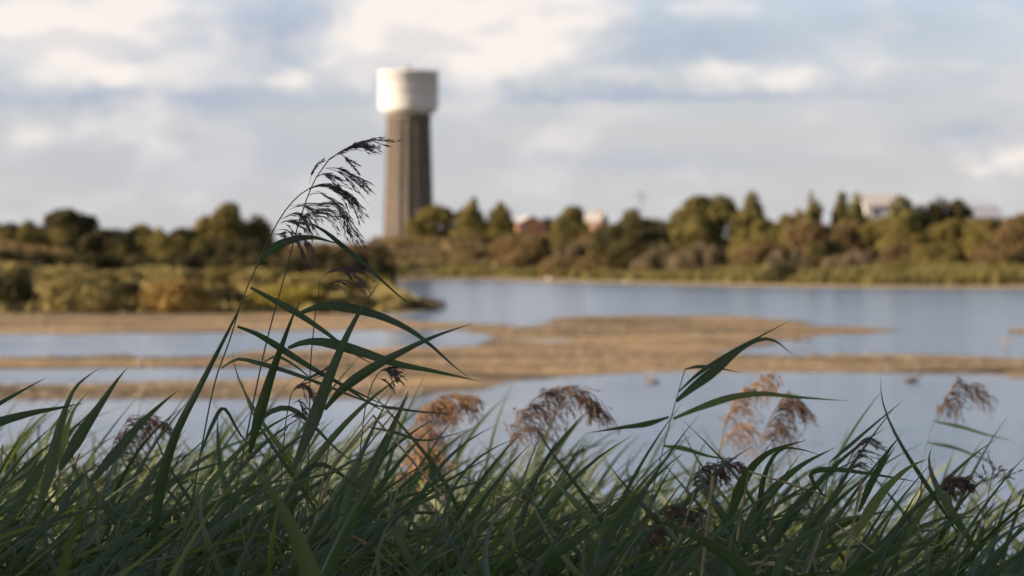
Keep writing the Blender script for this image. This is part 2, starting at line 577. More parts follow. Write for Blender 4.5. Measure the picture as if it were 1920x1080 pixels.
def build_mudflats():
    polys = [
        [(-500, 584), (300, 585), (640, 588), (720, 596), (860, 606), (985, 610), (990, 618), (870, 619), (700, 619), (480, 621), (430, 624), (0, 626), (-500, 628)],
        [(985, 609), (1000, 598), (1080, 594), (1240, 592), (1400, 595), (1480, 601), (1525, 611), (1640, 615), (1705, 620), (1640, 626), (1550, 629), (1545, 634), (1500, 641),
         (1470, 649), (1400, 654), (1330, 664), (1500, 668), (1700, 664), (1830, 667), (1920, 671), (2500, 676), (2500, 708), (1920, 709), (1880, 704), (1600, 701), (1300, 698),
         (1150, 704), (1050, 714), (960, 728), (760, 748), (600, 752), (560, 716), (600, 702), (570, 693), (480, 690), (300, 691), (0, 693), (-500, 694), (-500, 672), (0, 670),
         (230, 663), (300, 668), (420, 666), (500, 659), (700, 655), (860, 651), (900, 640), (890, 630), (900, 622)],
        [(-500, 728), (0, 725), (200, 719), (270, 715), (400, 712), (520, 710), (640, 714), (760, 730), (760, 748), (600, 751), (300, 751), (0, 752), (-500, 756)],
        [(1865, 622), (1920, 617), (2400, 614), (2400, 630), (1920, 629)],
    ]
    pools = [[(935, 612), (1000, 606), (1025, 608), (1015, 611), (960, 615)], [(975, 639), (1040, 637), (1100, 640), (1060, 642)]]
    px = np.arange(-480, 2460, 9.0)
    py = np.concatenate([np.arange(579, 640, 0.8), np.arange(640, 772, 1.2)])
    G = np.array([[on_water(a, b) for a in px] for b in py])
    X, Y = G[..., 0], G[..., 1]
    wob = (vnoise(X / 4.5, Y / 9, 4) - 0.5) * 2.6 + (vnoise(X / 1.4, Y / 3, 5) - 0.5) * 1.0
    s = np.max([sdf([on_water(*q) for q in P], X, Y) for P in polys], axis=0)
    for P in pools:
        s = np.minimum(s, -sdf([on_water(*q) for q in P], X, Y))
    s = s + wob
    z = np.where(s > 0, 0.085 * (1 - np.exp(-s / 1.6)) + 0.004, np.maximum(s * 0.05, -0.35))
    rough = (vnoise(X / 3.2, Y / 5.5, 6) - 0.45) * 0.12 + (vnoise(X / 0.9, Y / 1.8, 8) - 0.5) * 0.045
    z = z + rough * ss(0.3, 3.0, s)
    V = np.stack([X, Y, z], -1).reshape(-1, 3)
    nr, nc = X.shape
    i = np.arange(nr * nc).reshape(nr, nc)
    F = np.stack([i[:-1, :-1], i[1:, :-1], i[1:, 1:], i[:-1, 1:]], -1)
    keep = np.max([s[:-1, :-1], s[1:, :-1], s[1:, 1:], s[:-1, 1:]], axis=0) > -4
    o = quads_obj('mudflat', V, F[keep], M['mud'], smooth=True)
    tag(o, 'brown mudflats with wet edges lying across the lake', kind='structure')
    # stones, shells and scraps of weed strewn over the flats
    g = np.random.default_rng(31)
    cand = np.argwhere((s > 0.5) & (z > 0.01))
    cand = cand[(cand[:, 1] > 20)]
    pick = cand[g.integers(0, len(cand), 3200)]
    c = np.stack([X[pick[:, 0], pick[:, 1]], Y[pick[:, 0], pick[:, 1]], z[pick[:, 0], pick[:, 1]]], -1)
    keep2 = vnoise(c[:, 0] / 5, c[:, 1] / 9, 41) > 0.42
    c = c[keep2] + np.stack([g.uniform(-.6, .6, keep2.sum()), g.uniform(-.6, .6, keep2.sum()), np.zeros(keep2.sum())], -1)
    n = len(c)
    sz = 0.035 + 0.10 * g.random(n) ** 3
    octa = np.array([(1, 0, 0), (0, 1, 0), (-1, 0, 0), (0, -1, 0), (0.1, 0.1, .62), (0, 0, -.4)])
    V = c[:, None] + octa[None] * sz[:, None, None] * g.uniform(.6, 1.35, (n, 6, 1)) * np.array([1.3, 1, 1])
    T = np.array([(0, 1, 4), (1, 2, 4), (2, 3, 4), (3, 0, 4)])
    F = (np.arange(n)[:, None, None] * 6 + T[None]).reshape(-1, 3)
    tag(quads_obj('pebbles', V.reshape(-1, 3), F, M['pebble']), 'pale stones and shells strewn over the mudflats', 'pebbles', kind='stuff')


def build_water():
    V = [(-2500, 11, 0), (2500, 11, 0), (2500, 900, 0), (-2500, 900, 0)]
    o = mesh_obj('water', V, [(0, 1, 2, 3)], M['water'])
    tag(o, 'pale blue rippled lake water', kind='structure')


build_ground()
build_mudflats()
build_water()

# ------------------------------------------------------------------ shapes


def tube(path, radii, sides=6):
    P = np.asarray(path, dtype=float)
    n = len(P)
    T = np.gradient(P, axis=0)
    T /= np.linalg.norm(T, axis=1)[:, None] + 1e-12
    ref = np.array([0.0, 1.0, 0.0]) if abs(T[0][1]) < 0.9 else np.array([1.0, 0, 0])
    A = np.cross(T, ref); A /= np.linalg.norm(A, axis=1)[:, None] + 1e-12
    B = np.cross(T, A)
    a = np.arange(sides) * 2 * np.pi / sides
    r = np.broadcast_to(np.asarray(radii, dtype=float), (n,))
    V = P[:, None] + r[:, None, None] * (np.cos(a)[None, :, None] * A[:, None] + np.sin(a)[None, :, None] * B[:, None])
    i = np.arange(n * sides).reshape(n, sides)
    j = np.roll(i, -1, axis=1)
    F = np.stack([i[:-1], j[:-1], j[1:], i[1:]], -1).reshape(-1, 4)
    return V.reshape(-1, 3), F


def join(parts):
    Vs, Fs, k = [], [], 0
    for V, F in parts:
        Vs.append(V); Fs.append(np.asarray(F) + k); k += len(V)
    return np.concatenate(Vs), np.concatenate(Fs)


def box(x0, x1, y0, y1, z0, z1):
    V = np.array([(x0, y0, z0), (x1, y0, z0), (x1, y1, z0), (x0, y1, z0), (x0, y0, z1), (x1, y0, z1), (x1, y1, z1), (x0, y1, z1)], dtype=float)
    F = np.array([(0, 3, 2, 1), (4, 5, 6, 7), (0, 1, 5, 4), (1, 2, 6, 5), (2, 3, 7, 6), (3, 0, 4, 7)])
    return V, F


def lathe(profile, n=48):
    a = np.arange(n) * 2 * np.pi / n
    V = np.array([[(r * math.cos(t), r * math.sin(t), z) for t in a] for r, z in profile]).reshape(-1, 3)
    i = np.arange(len(profile) * n).reshape(len(profile), n)
    j = np.roll(i, -1, axis=1)
    F = np.stack([i[:-1], j[:-1], j[1:], i[1:]], -1).reshape(-1, 4)
    return V, F


def smooth_path(pts, n):
    """Catmull-Rom through 3D points, n samples"""
    P = np.asarray([tuple(p) for p in pts], dtype=float)
    if len(P) == 2:
        t = np.linspace(0, 1, n)[:, None]
        return P[0] * (1 - t) + P[1] * t
    P = np.vstack([2 * P[0] - P[1], P, 2 * P[-1] - P[-2]])
    seg = np.linalg.norm(np.diff(P[1:-1], axis=0), axis=1)
    cum = np.concatenate([[0], np.cumsum(seg)])
    s = np.linspace(0, cum[-1], n)
    k = np.clip(np.searchsorted(cum, s, side='right') - 1, 0, len(seg) - 1)
    t = ((s - cum[k]) / seg[k])[:, None]
    p0, p1, p2, p3 = P[k], P[k + 1], P[k + 2], P[k + 3]
    return 0.5 * (2 * p1 + (p2 - p0) * t + (2 * p0 - 5 * p1 + 4 * p2 - p3) * t ** 2 + (3 * p1 - p0 - 3 * p2 + p3) * t ** 3)


# ------------------------------------------------------------------ far trees and shrubs


def crown_mesh(lobes, per_m2, size, seed, core=True):
    g = np.random.default_rng(seed)
    C = []; S = []; Nn = []
    for cx, cy, cz, rx, ry, rz in lobes:
        area = 4 * np.pi * ((rx * ry) ** 1.6 / 3 + (rx * rz) ** 1.6 / 3 + (ry * rz) ** 1.6 / 3) ** (1 / 1.6)
        n = int(area * per_m2)
        d = g.normal(size=(n, 3)); d /= np.linalg.norm(d, axis=1)[:, None]
        bump = 0.80 + 0.34 * vnoise(d[:, 0] * 3.1 + cx, d[:, 2] * 3.1 + d[:, 1] * 2.3 + cz, seed % 97)
        rr = (0.72 + 0.30 * g.random(n) ** 0.7) * bump
        C.append(np.array([cx, cy, cz]) + d * rr[:, None] * np.array([rx, ry, rz]))
        Nn.append(d); S.append(size * (0.6 + 0.8 * g.random(n)))
    C = np.concatenate(C); S = np.concatenate(S); Nn = np.concatenate(Nn)
    ok = C[:, 2] > 0.02
    C, S, Nn = C[ok], S[ok], Nn[ok]
    n = len(C)
    nr = Nn * 1.3 + g.normal(size=(n, 3)) * 0.6
    nr /= np.linalg.norm(nr, axis=1)[:, None]
    a = np.cross(nr, g.normal(size=(n, 3))); a /= np.linalg.norm(a, axis=1)[:, None] + 1e-9
    b = np.cross(nr, a)
    S = S[:, None]
    fold = nr * S * 0.25
    V = np.stack([C - a * S * 0.5, C - b * S * 0.32 + fold, C + a * S * 0.5, C + b * S * 0.32 - fold], 1).reshape(-1, 3)
    F = np.arange(n * 4).reshape(n, 4)
    return V, F


def make_lobes(kind, w, h, g):
    """crown lobes of a plant of width w and height h, standing on z = 0"""
    L = []
    r = w / 2
    if kind == 'dome':
        L.append((g.uniform(-.08, .08) * r, 0, h * 0.42, r * 0.80, r * 0.72, h * 0.44))
        for k in range(17):
            t = g.uniform(0, 2 * np.pi); e = g.uniform(-0.2, 1.25)
            q = g.uniform(0.16, 0.36)
            L.append((r * 0.68 * math.cos(t) * math.cos(e), r * 0.58 * math.sin(t) * math.cos(e), h * (0.42 + 0.40 * math.sin(e)), r * q, r * q, h * q * 0.50))
    elif kind == 'bush':
        L.append((0, 0, h * 0.36, r * 0.84, r * 0.74, h * 0.50))
        for k in range(12):
            t = g.uniform(0, 2 * np.pi); e = g.uniform(-0.5, 1.0)
            q = g.uniform(0.22, 0.40)
            L.append((r * 0.68 * math.cos(t) * math.cos(e), r * 0.6 * math.sin(t) * math.cos(e), h * (0.38 + 0.42 * math.sin(e)), r * q, r * q, h * q * 0.55))
    elif kind == 'low':
        for k in range(9):
            x = -r * 0.8 + 1.6 * r * k / 8
            q = g.uniform(0.7, 1.0) * (1 - 0.35 * (x / r) ** 2)
            L.append((x, g.uniform(-.2, .2) * r, h * 0.40 * q, r * 0.26, r * 0.30, h * 0.52 * q))
    elif kind == 'cone':
        for k in range(10):
            t = k / 9
            q = (1 - t) ** 0.55 * 0.62 + 0.22
            L.append((g.uniform(-.28, .28) * r * (1 - .5 * t), g.uniform(-.2, .2) * r, h * (0.10 + 0.78 * t), r * q * g.uniform(.7, 1.3), r * q, h * g.uniform(.10, .17)))
        for k in range(5):
            x = g.uniform(-.85, .85)
            L.append((x * r, g.uniform(-.3, .3) * r, h * g.uniform(.15, .62) * (1 - .35 * abs(x)), r * .3, r * .3, h * .13))
    elif kind == 'pine':
        for k in range(15):
            t = g.uniform(0, 1); a = g.uniform(0, 2 * np.pi)
            q = r * (0.85 - 0.60 * t) * g.uniform(0.4, 1)
            L.append((q * math.cos(a), q * math.sin(a), h * (0.30 + 0.58 * t), r * g.uniform(.28, .46), r * g.uniform(.28, .42), h * g.uniform(.09, .15)))
        L.append((r * 0.1, 0, h * 0.88, r * 0.28, r * 0.25, h * 0.11))
        L.append((0, 0, h * 0.42, r * 0.75, r * 0.6, h * 0.40))
    elif kind == 'twin':
        for sx, hh in ((-0.45, 1.0), (0.40, 0.90)):
            for k in range(7):
                t = k / 6
                q = (1 - t) ** 0.7 * 0.52 + 0.14
                L.append((sx * r + g.uniform(-.08, .08) * r, g.uniform(-.1, .1) * r, h * hh * (0.14 + 0.78 * t), r * q * g.uniform(.85, 1.2), r * q, h * 0.13))
    elif kind == 'grove':
        for k in range(14):
            x = g.uniform(-0.8, 0.8); t = g.uniform(0.1, 0.78) * (1 - 0.3 * abs(x))
            L.append((x * r, g.uniform(-.4, .4) * r, h * t + 0.08 * h, r * g.uniform(.2, .34), r * .3, h * g.uniform(.13, .22)))
        L.append((0, 0, h * 0.40, r * 0.84, r * 0.6, h * 0.42))
    return L


seed_counter = [100]


def plant(name, xl, xr, top, dist, kind, mat, label, cat, group=None, leaf=None, dens=None, trunk=True):
    """a tree or shrub that spans xl..xr and reaches up to row top of the picture at distance dist"""
    seed_counter[0] += 1
    g = np.random.default_rng(seed_counter[0])
    mid = (xl + xr) / 2
    if mid > 730 and dist > 300:                      # far shore: keep every plant behind the beach
        far = shore_px[9:]
        ys = float(np.interp(mid, [q[0] for q in far], [q[1] for q in far]))
        dist = on_water(mid, ys)[1] + 68 + (dist - 380) * 0.5
    p = at(mid, top, dist)
    zg = float(terrain_h(p.x, dist))
    w = (xr - xl) / FPX * dist * (1.30 if kind in ('cone', 'twin') else (1.28 if mid > 1100 else 1.10))
    h = max(p.z - zg, 0.5)
    root = empty(name, (p.x, dist, zg - 0.05), label, cat, group)
    leaf = leaf or (0.17 + 0.028 * h)
    lob = make_lobes(kind, w, h, g)
    per = dens or min(3.4 / leaf ** 2, 80)
    V, F = crown_mesh(lob, per, leaf, seed_counter[0])
    quads_obj('crown', V, F, M[mat], root)
    parts = []
    lift = h * (0.72 if kind in ('pine', 'dome', 'cone', 'twin', 'grove') else 0.5)
    nst = 1 if kind in ('pine', 'cone', 'dome') else (2 if kind == 'twin' else 4)
    for k in range(nst):
        bx = 0 if nst == 1 else (-0.45 * w / 2 + 0.85 * w / 2 * k if nst == 2 else g.uniform(-.5, .5) * w / 2)
        pts = [(bx * 0.7, 0, -0.2), (bx * 0.9 + g.uniform(-.04, .04) * w, g.uniform(-.03, .03) * w, lift * 0.5), (bx, g.uniform(-.05, .05) * w, lift)]
        r0 = 0.025 * h + 0.03
        parts.append(tube(smooth_path(pts, 6), np.linspace(r0, r0 * 0.35, 6), 6))
        for q in range(4):                                   # limbs into the crown
            t = g.uniform(0.35, 0.9); a = g.uniform(0, 2 * np.pi)
            s0 = np.array([bx, 0, lift * t])
            e0 = s0 + np.array([math.cos(a) * w * 0.28, math.sin(a) * w * 0.25, h * 0.18])
            parts.append(tube(smooth_path([s0, (s0 + e0) / 2 + np.array([0, 0, -0.02 * h]), e0], 4), np.linspace(r0 * 0.4, r0 * 0.12, 4), 5))
    V, F = join(parts)
    quads_obj('trunk' if nst == 1 else 'stems', V, F, M['bark'], root)
    return root


def build_plants():
    P = plant
    # skyline on the left
    P('hedge_tree', -190, -70, 402, 470, 'grove', 'dark', 'dark hedge tree beyond the left picture edge of the skyline', 'tree')
    P('hedge_tree', -85, 30, 408, 474, 'grove', 'dark', 'dark rounded hedge tree cut by the left picture edge', 'tree')
    P('hedge_tree', 10, 100, 412, 480, 'grove', 'olive', 'low olive hedge tree left of the dark brown dome tree', 'tree')
    P('dome_tree', 70, 190, 383, 472, 'dome', 'dark', 'dark brown dome-shaped tree on the skyline at far left', 'tree')
    P('hedge_shrub', 165, 262, 418, 466, 'bush', 'dark', 'dark hedge shrub just right of the dark dome tree', 'shrub')
    P('hedge_shrub', 225, 320, 413, 476, 'bush', 'olive', 'olive hedge shrub midway between the two dome trees', 'shrub')
    P('hedge_shrub', 300, 390, 416, 470, 'bush', 'dark', 'dark hedge shrub just left of the olive dome tree', 'shrub')
    P('dome_tree', 362, 474, 370, 476, 'dome', 'olive', 'olive dome-shaped tree on the skyline left of the tall reed', 'tree')
    P('small_tree', 458, 514, 388, 480, 'dome', 'olive', 'small olive tree right of the olive dome tree', 'tree')
    P('hedge_shrub', 410, 520, 430, 462, 'low', 'dark', 'low dark shrub under the olive dome tree', 'shrub')
    for xl, xr, top, mt, lb in [(-120, 20, 424, 'dark', 'long dark low hedge at the left picture edge under the skyline trees'), (0, 130, 420, 'olive', 'long olive low hedge left under the dark dome tree'),
                                (120, 250, 422, 'dark', 'long dark low hedge right under the dark dome tree'), (235, 370, 420, 'olive', 'long olive low hedge midway between the dome trees'),
                                (350, 500, 424, 'dark', 'long dark low hedge under the olive dome tree')]:
        P('hedge_row', xl - 15, xr + 15, top, 464, 'low', mt, lb, 'hedge')
    P('skyline_scrub', 505, 640, 440, 474, 'low', 'brown', 'low brown scrub behind the tall purple reed plumes', 'shrub')
    P('skyline_scrub', 625, 735, 437, 478, 'low', 'brown', 'low brown scrub at the left foot of the water tower', 'shrub')
    for xl, xr, lb in [(-60, 120, 'long dark thicket across the heath at the left picture edge'), (100, 290, 'long dark thicket across the heath below the dark dome tree'),
                       (270, 470, 'long dark thicket across the heath below the olive dome tree'), (450, 640, 'long dark thicket across the heath behind the tall reed stems'),
                       (620, 735, 'short dark thicket across the heath left of the far water')]:
        P('heath_thicket', xl, xr, 462, 385, 'low', 'dark' if xl % 200 else 'brown', lb, 'shrub')
    # foot of the tower
    P('bushy_tree', 766, 846, 378, 468, 'grove', 'olive', 'olive bushy tree in front of the water tower base', 'tree')
    P('bushy_tree', 826, 890, 384, 480, 'grove', 'dark', 'dark bushy tree just right of the water tower', 'tree')
    P('bushy_tree', 868, 958, 373, 472, 'twin', 'olive', 'olive tree with two pointed tops left of the orange house', 'tree')
    P('scrub', 1070, 1150, 428, 450, 'bush', 'brown', 'brown scrub hiding the foot of the second orange house', 'shrub')
    P('thin_tree', 1488, 1530, 384, 440, 'grove', 'brown', 'thin brownish tree left of the first pine spire', 'tree')
    P('scrub', 740, 850, 440, 452, 'low', 'heath', 'low tawny scrub below the water tower', 'shrub')
    P('scrub', 835, 960, 436, 448, 'low', 'heath', 'low tawny scrub below the twin-topped tree', 'shrub')
    P('scrub', 925, 1070, 424, 440, 'bush', 'brown', 'dark brown scrub mound below the orange house', 'shrub')
    P('background_tree', 1004, 1046, 404, 840, 'dome', 'dark', 'small dark tree right behind the orange house', 'tree')
    P('pointed_tree', 1020, 1112, 384, 470, 'pine', 'pine', 'pointed pine between the two orange houses', 'tree')
    P('pale_shrub', 1044, 1144, 438, 420, 'low', 'pink', 'pale seeding shrub below the pointed pine', 'shrub')
    P('round_tree', 1120, 1312, 396, 410, 'dome', 'dark', 'large dark round tree right of the second orange house', 'tree')
    P('brown_shrub', 1105, 1190, 418, 402, 'dome', 'brown', 'brown shrub on the left flank of the large round tree', 'shrub')
    P('tree_top', 1150, 1230, 392, 470, 'grove', 'olive', 'olive treetop showing above the large round tree', 'tree')
    # right hand wood
    P('pine_tree', 1270, 1402, 349, 420, 'dome', 'pine', 'tallest broad pine in the middle of the wood', 'tree')
    P('pine_tree', 1370, 1455, 360, 432, 'cone', 'pine', 'slender pine spire right of the tallest broad pine', 'tree')
    P('wood_tree', 1376, 1492, 400, 405, 'dome', 'olive', 'olive tree below the slender pine spire', 'tree')
    P('wood_tree', 1462, 1530, 398, 416, 'grove', 'olive', 'small olive tree left of the three pine spires', 'tree')
    P('pine_spire', 1500, 1548, 360, 424, 'cone', 'pine', 'first of three pine spires left of the white building', 'tree')
    P('pine_spire', 1546, 1600, 360, 428, 'cone', 'pine', 'second of three pine spires left of the white building', 'tree')
    P('pine_spire', 1580, 1632, 364, 420, 'cone', 'pine', 'third of three pine spires, against the white building', 'tree')
    P('wood_tree', 1490, 1640, 396, 408, 'grove', 'brown', 'brownish trees below the three pine spires', 'tree')
    P('wood_tree', 1608, 1730, 379, 412, 'grove', 'olive', 'olive tree standing in front of the white building', 'tree')
    P('pine_tree', 1656, 1768, 356, 426, 'grove', 'pine', 'green pine left of the darkest pine top', 'tree')
    P('pine_tree', 1716, 1812, 346, 430, 'grove', 'dark', 'darkest tall pine left of the grey shed', 'tree')
    P('wood_tree', 1650, 1750, 402, 400, 'dome', 'olive', 'rounded olive tree under the green pine', 'tree')
    P('wood_tree', 1730, 1828, 400, 403, 'dome', 'olive', 'rounded olive tree under the darkest pine', 'tree')
    P('wood_tree', 1812, 1900, 396, 400, 'dome', 'olive', 'rounded olive tree in front of the grey shed', 'tree')
    P('wood_tree', 1868, 1990, 390, 396, 'dome', 'brown', 'brownish round tree cut by the right picture edge', 'tree')
    P('wood_tree', 1970, 2110, 384, 404, 'grove', 'olive', 'olive tree beyond the right picture edge', 'tree')
    for xl, xr, top, kd, mt, lb in [(1210, 1300, 404, 'grove', 'olive', 'olive tree filling the wood left of the tallest broad pine'), (1440, 1530, 392, 'grove', 'olive', 'olive tree filling the wood behind the small olive tree'),
                                    (1560, 1660, 396, 'dome', 'pine', 'green tree filling the wood behind the second and third pine spires'), (1690, 1770, 388, 'grove', 'pine', 'green tree filling the wood between the green and the darkest pine'),
                                    (1780, 1860, 402, 'grove', 'brown', 'brown tree filling the wood before the grey shed'), (1850, 1960, 398, 'grove', 'olive', 'olive tree filling the wood at the right picture edge'),
                                    (1140, 1220, 412, 'dome', 'olive', 'olive tree filling the wood left of the large dark round tree')]:
        P('wood_tree', xl, xr, top, 445, kd, mt, lb, 'tree')
    P('wood_shrub', 1380, 1480, 446, 392, 'bush', 'brown', 'brown shrub below the olive tree of the wood', 'shrub')
    P('wood_shrub', 1520, 1600, 440, 390, 'bush', 'dark', 'dark shrub below the first pine spires', 'shrub')
    P('wood_shrub', 1640, 1730, 446, 388, 'bush', 'brown', 'brown shrub below the green pine', 'shrub')
    P('wood_shrub', 1710, 1800, 450, 386, 'bush', 'olive', 'olive shrub below the darkest pine', 'shrub')
    P('wood_shrub', 1830, 1930, 452, 384, 'bush', 'brown', 'brown shrub at the right picture edge above the beach', 'shrub')
    P('wood_tree', 1782, 1850, 408, 420, 'dome', 'olive', 'low olive tree hiding the corner of the grey shed', 'tree')
    P('pale_shrub', 1278, 1424, 442, 396, 'low', 'pink', 'widest pale seeding shrub below the tallest pine', 'shrub')
    P('pale_shrub', 1200, 1300, 452, 394, 'low', 'pink', 'low pale seeding shrub below the large round tree', 'shrub')
    P('pale_shrub', 1444, 1526, 450, 386, 'low', 'pink', 'small pale seeding shrub below the small olive tree', 'shrub')
    P('pale_shrub', 1560, 1674, 458, 384, 'low', 'pink', 'pale seeding shrub below the third pine spire', 'shrub')
    P('brown_scrub', 1040, 1200, 462, 400, 'low', 'brown', 'long low brown scrub above the far shore', 'shrub')
    P('brown_scrub', 860, 1010, 462, 428, 'low', 'brown', 'low brown scrub above the far shore right of the tower', 'shrub')
    P('dark_shrub', 1436, 1496, 492, 301, 'bush', 'dark', 'small dark bush among the green shore reeds', 'shrub')
    # scrub between the front bushes and the dike
    gname = 'tawny scrub behind the front bushes'
    glab = 'tawny marsh shrub in the scrub belt behind the round lakeside bushes'
    k = 0
    for xl, xr, top, d in [(-180, -40, 484, 214), (-70, 60, 484, 205), (20, 140, 497, 222), (110, 230, 502, 214), (170, 300, 496, 238), (270, 390, 492, 226),
                           (350, 470, 494, 240), (430, 560, 498, 230), (520, 640, 508, 226), (600, 700, 514, 236), (60, 190, 492, 260), (240, 360, 490, 268),
                           (400, 520, 494, 272), (-40, 80, 488, 266), (540, 660, 502, 280), (640, 740, 510, 300)]:
        P('marsh_shrub', xl, xr, top, d, 'bush', 'marsh' if k % 3 else 'olive', glab, 'shrub', gname)
        k += 1
    # round bushes at the water's edge
    P('lakeside_bush', -150, 5, 488, 166, 'bush', 'olive', 'tall olive lakeside bush cut by the left picture edge', 'shrub', leaf=.17)
    P('lakeside_bush', -20, 70, 502, 170, 'bush', 'dark', 'dark bush standing in for shade at far left, beside the round olive one', 'shrub', leaf=.16)  # dark leaves painted in for the shaded gap beside the olive bush
    P('lakeside_bush', 88, 232, 505, 164, 'bush', 'marsh', 'round olive-gold lakeside bush, second from the left edge', 'shrub', leaf=.16)
    P('lakeside_bush', 190, 275, 520, 171, 'bush', 'dark', 'dark bush standing in for the shade between the olive-gold and the golden bush', 'shrub', leaf=.16)  # added as the shadow between two bushes, shade put into leaf colour
    P('lakeside_bush', 258, 412, 510, 164, 'bush', 'gold', 'round golden lakeside bush left of the tall reed stems', 'shrub', leaf=.16)
    P('lakeside_bush', 372, 462, 526, 170, 'bush', 'dark', 'dark bush standing in for the shade right of the golden one', 'shrub', leaf=.16)  # stands for the golden bush's shaded side, darkness is in the leaf colour
    P('lakeside_bush', 460, 612, 524, 166, 'bush', 'yellow', 'bright yellow-green lakeside bush behind the tall reed stems', 'shrub', leaf=.16)
    P('lakeside_bush', 585, 700, 534, 172, 'low', 'dark', 'low dark lakeside bush right of the yellow-green one', 'shrub', leaf=.15)
    P('lakeside_bush', 670, 824, 547, 178, 'low', 'dark', 'lowest dark bush at the tip of the lakeside spit', 'shrub', leaf=.14)


build_plants()


def tuft_field(name, label, mat, n, region, height, width, seed):
    """grass or reed tufts strewn over land: one mass nobody could count"""
    g = np.random.default_rng(seed)
    (x0, x1), (d0, d1), (s0, s1) = region
    d = np.sqrt(g.uniform(d0 * d0, d1 * d1, n))
    x = (g.uniform(x0, x1, n) - 960) / FPX * d
    s = sdf(LAND, x, d)
    ok = (s > s0) & (s < s1) & (vnoise(x / 9, d / 13, seed) > 0.22)
    x, d = x[ok], d[ok]
    z = terrain_h(x, d)
    patch = 0.55 + 0.9 * vnoise(x / 7, d / 12, seed + 3)
    nb = 7
    X = np.repeat(x, nb) + g.normal(0, width * 2.2, len(x) * nb)
    D = np.repeat(d, nb) + g.normal(0, width * 2.2, len(x) * nb)
    Zb = np.repeat(z, nb) - 0.08
    H = np.repeat(height * patch, nb) * g.uniform(0.6, 1.15, len(X))
    a = g.uniform(0, np.pi, len(X))
    wx, wy = np.cos(a) * width, np.sin(a) * width
    lean = H * g.uniform(0.0, 0.35, len(X)); ly = H * g.normal(0, 0.15, len(X))
    V = np.stack([np.stack([X - wx, D - wy, Zb], -1), np.stack([X + wx, D + wy, Zb], -1),
                  np.stack([X + lean * .5 + wx * .8, D + ly * .5 + wy * .8, Zb + H * .6], -1),
                  np.stack([X + lean, D + ly, Zb + H], -1)], 1).reshape(-1, 3)
    F = np.arange(len(V)).reshape(-1, 4)
    tag(quads_obj(name, V, F, M[mat]), label, 'vegetation', kind='stuff')


tuft_field('shore_reeds', 'green reed fringe along the far shore below the wood', 'green', 16000, ((700, 2150), (320, 540), (11, 44)), 1.6, 0.15, 11)
tuft_field('shore_heath', 'low brown weeds between the shore reeds and the wood', 'heath', 9000, ((700, 2150), (340, 620), (38, 90)), 1.0, 0.2, 14)
tuft_field('heath_grass', 'brown dry heath covering the far land', 'heath', 14000, ((-250, 2150), (300, 560), (50, 400)), 0.9, 0.22, 12)
tuft_field('marsh_grass', 'tawny marsh grass between the lakeside bushes', 'marsh', 9000, ((-250, 840), (164, 330), (2, 300)), 0.85, 0.11, 13)

# ------------------------------------------------------------------ water tower


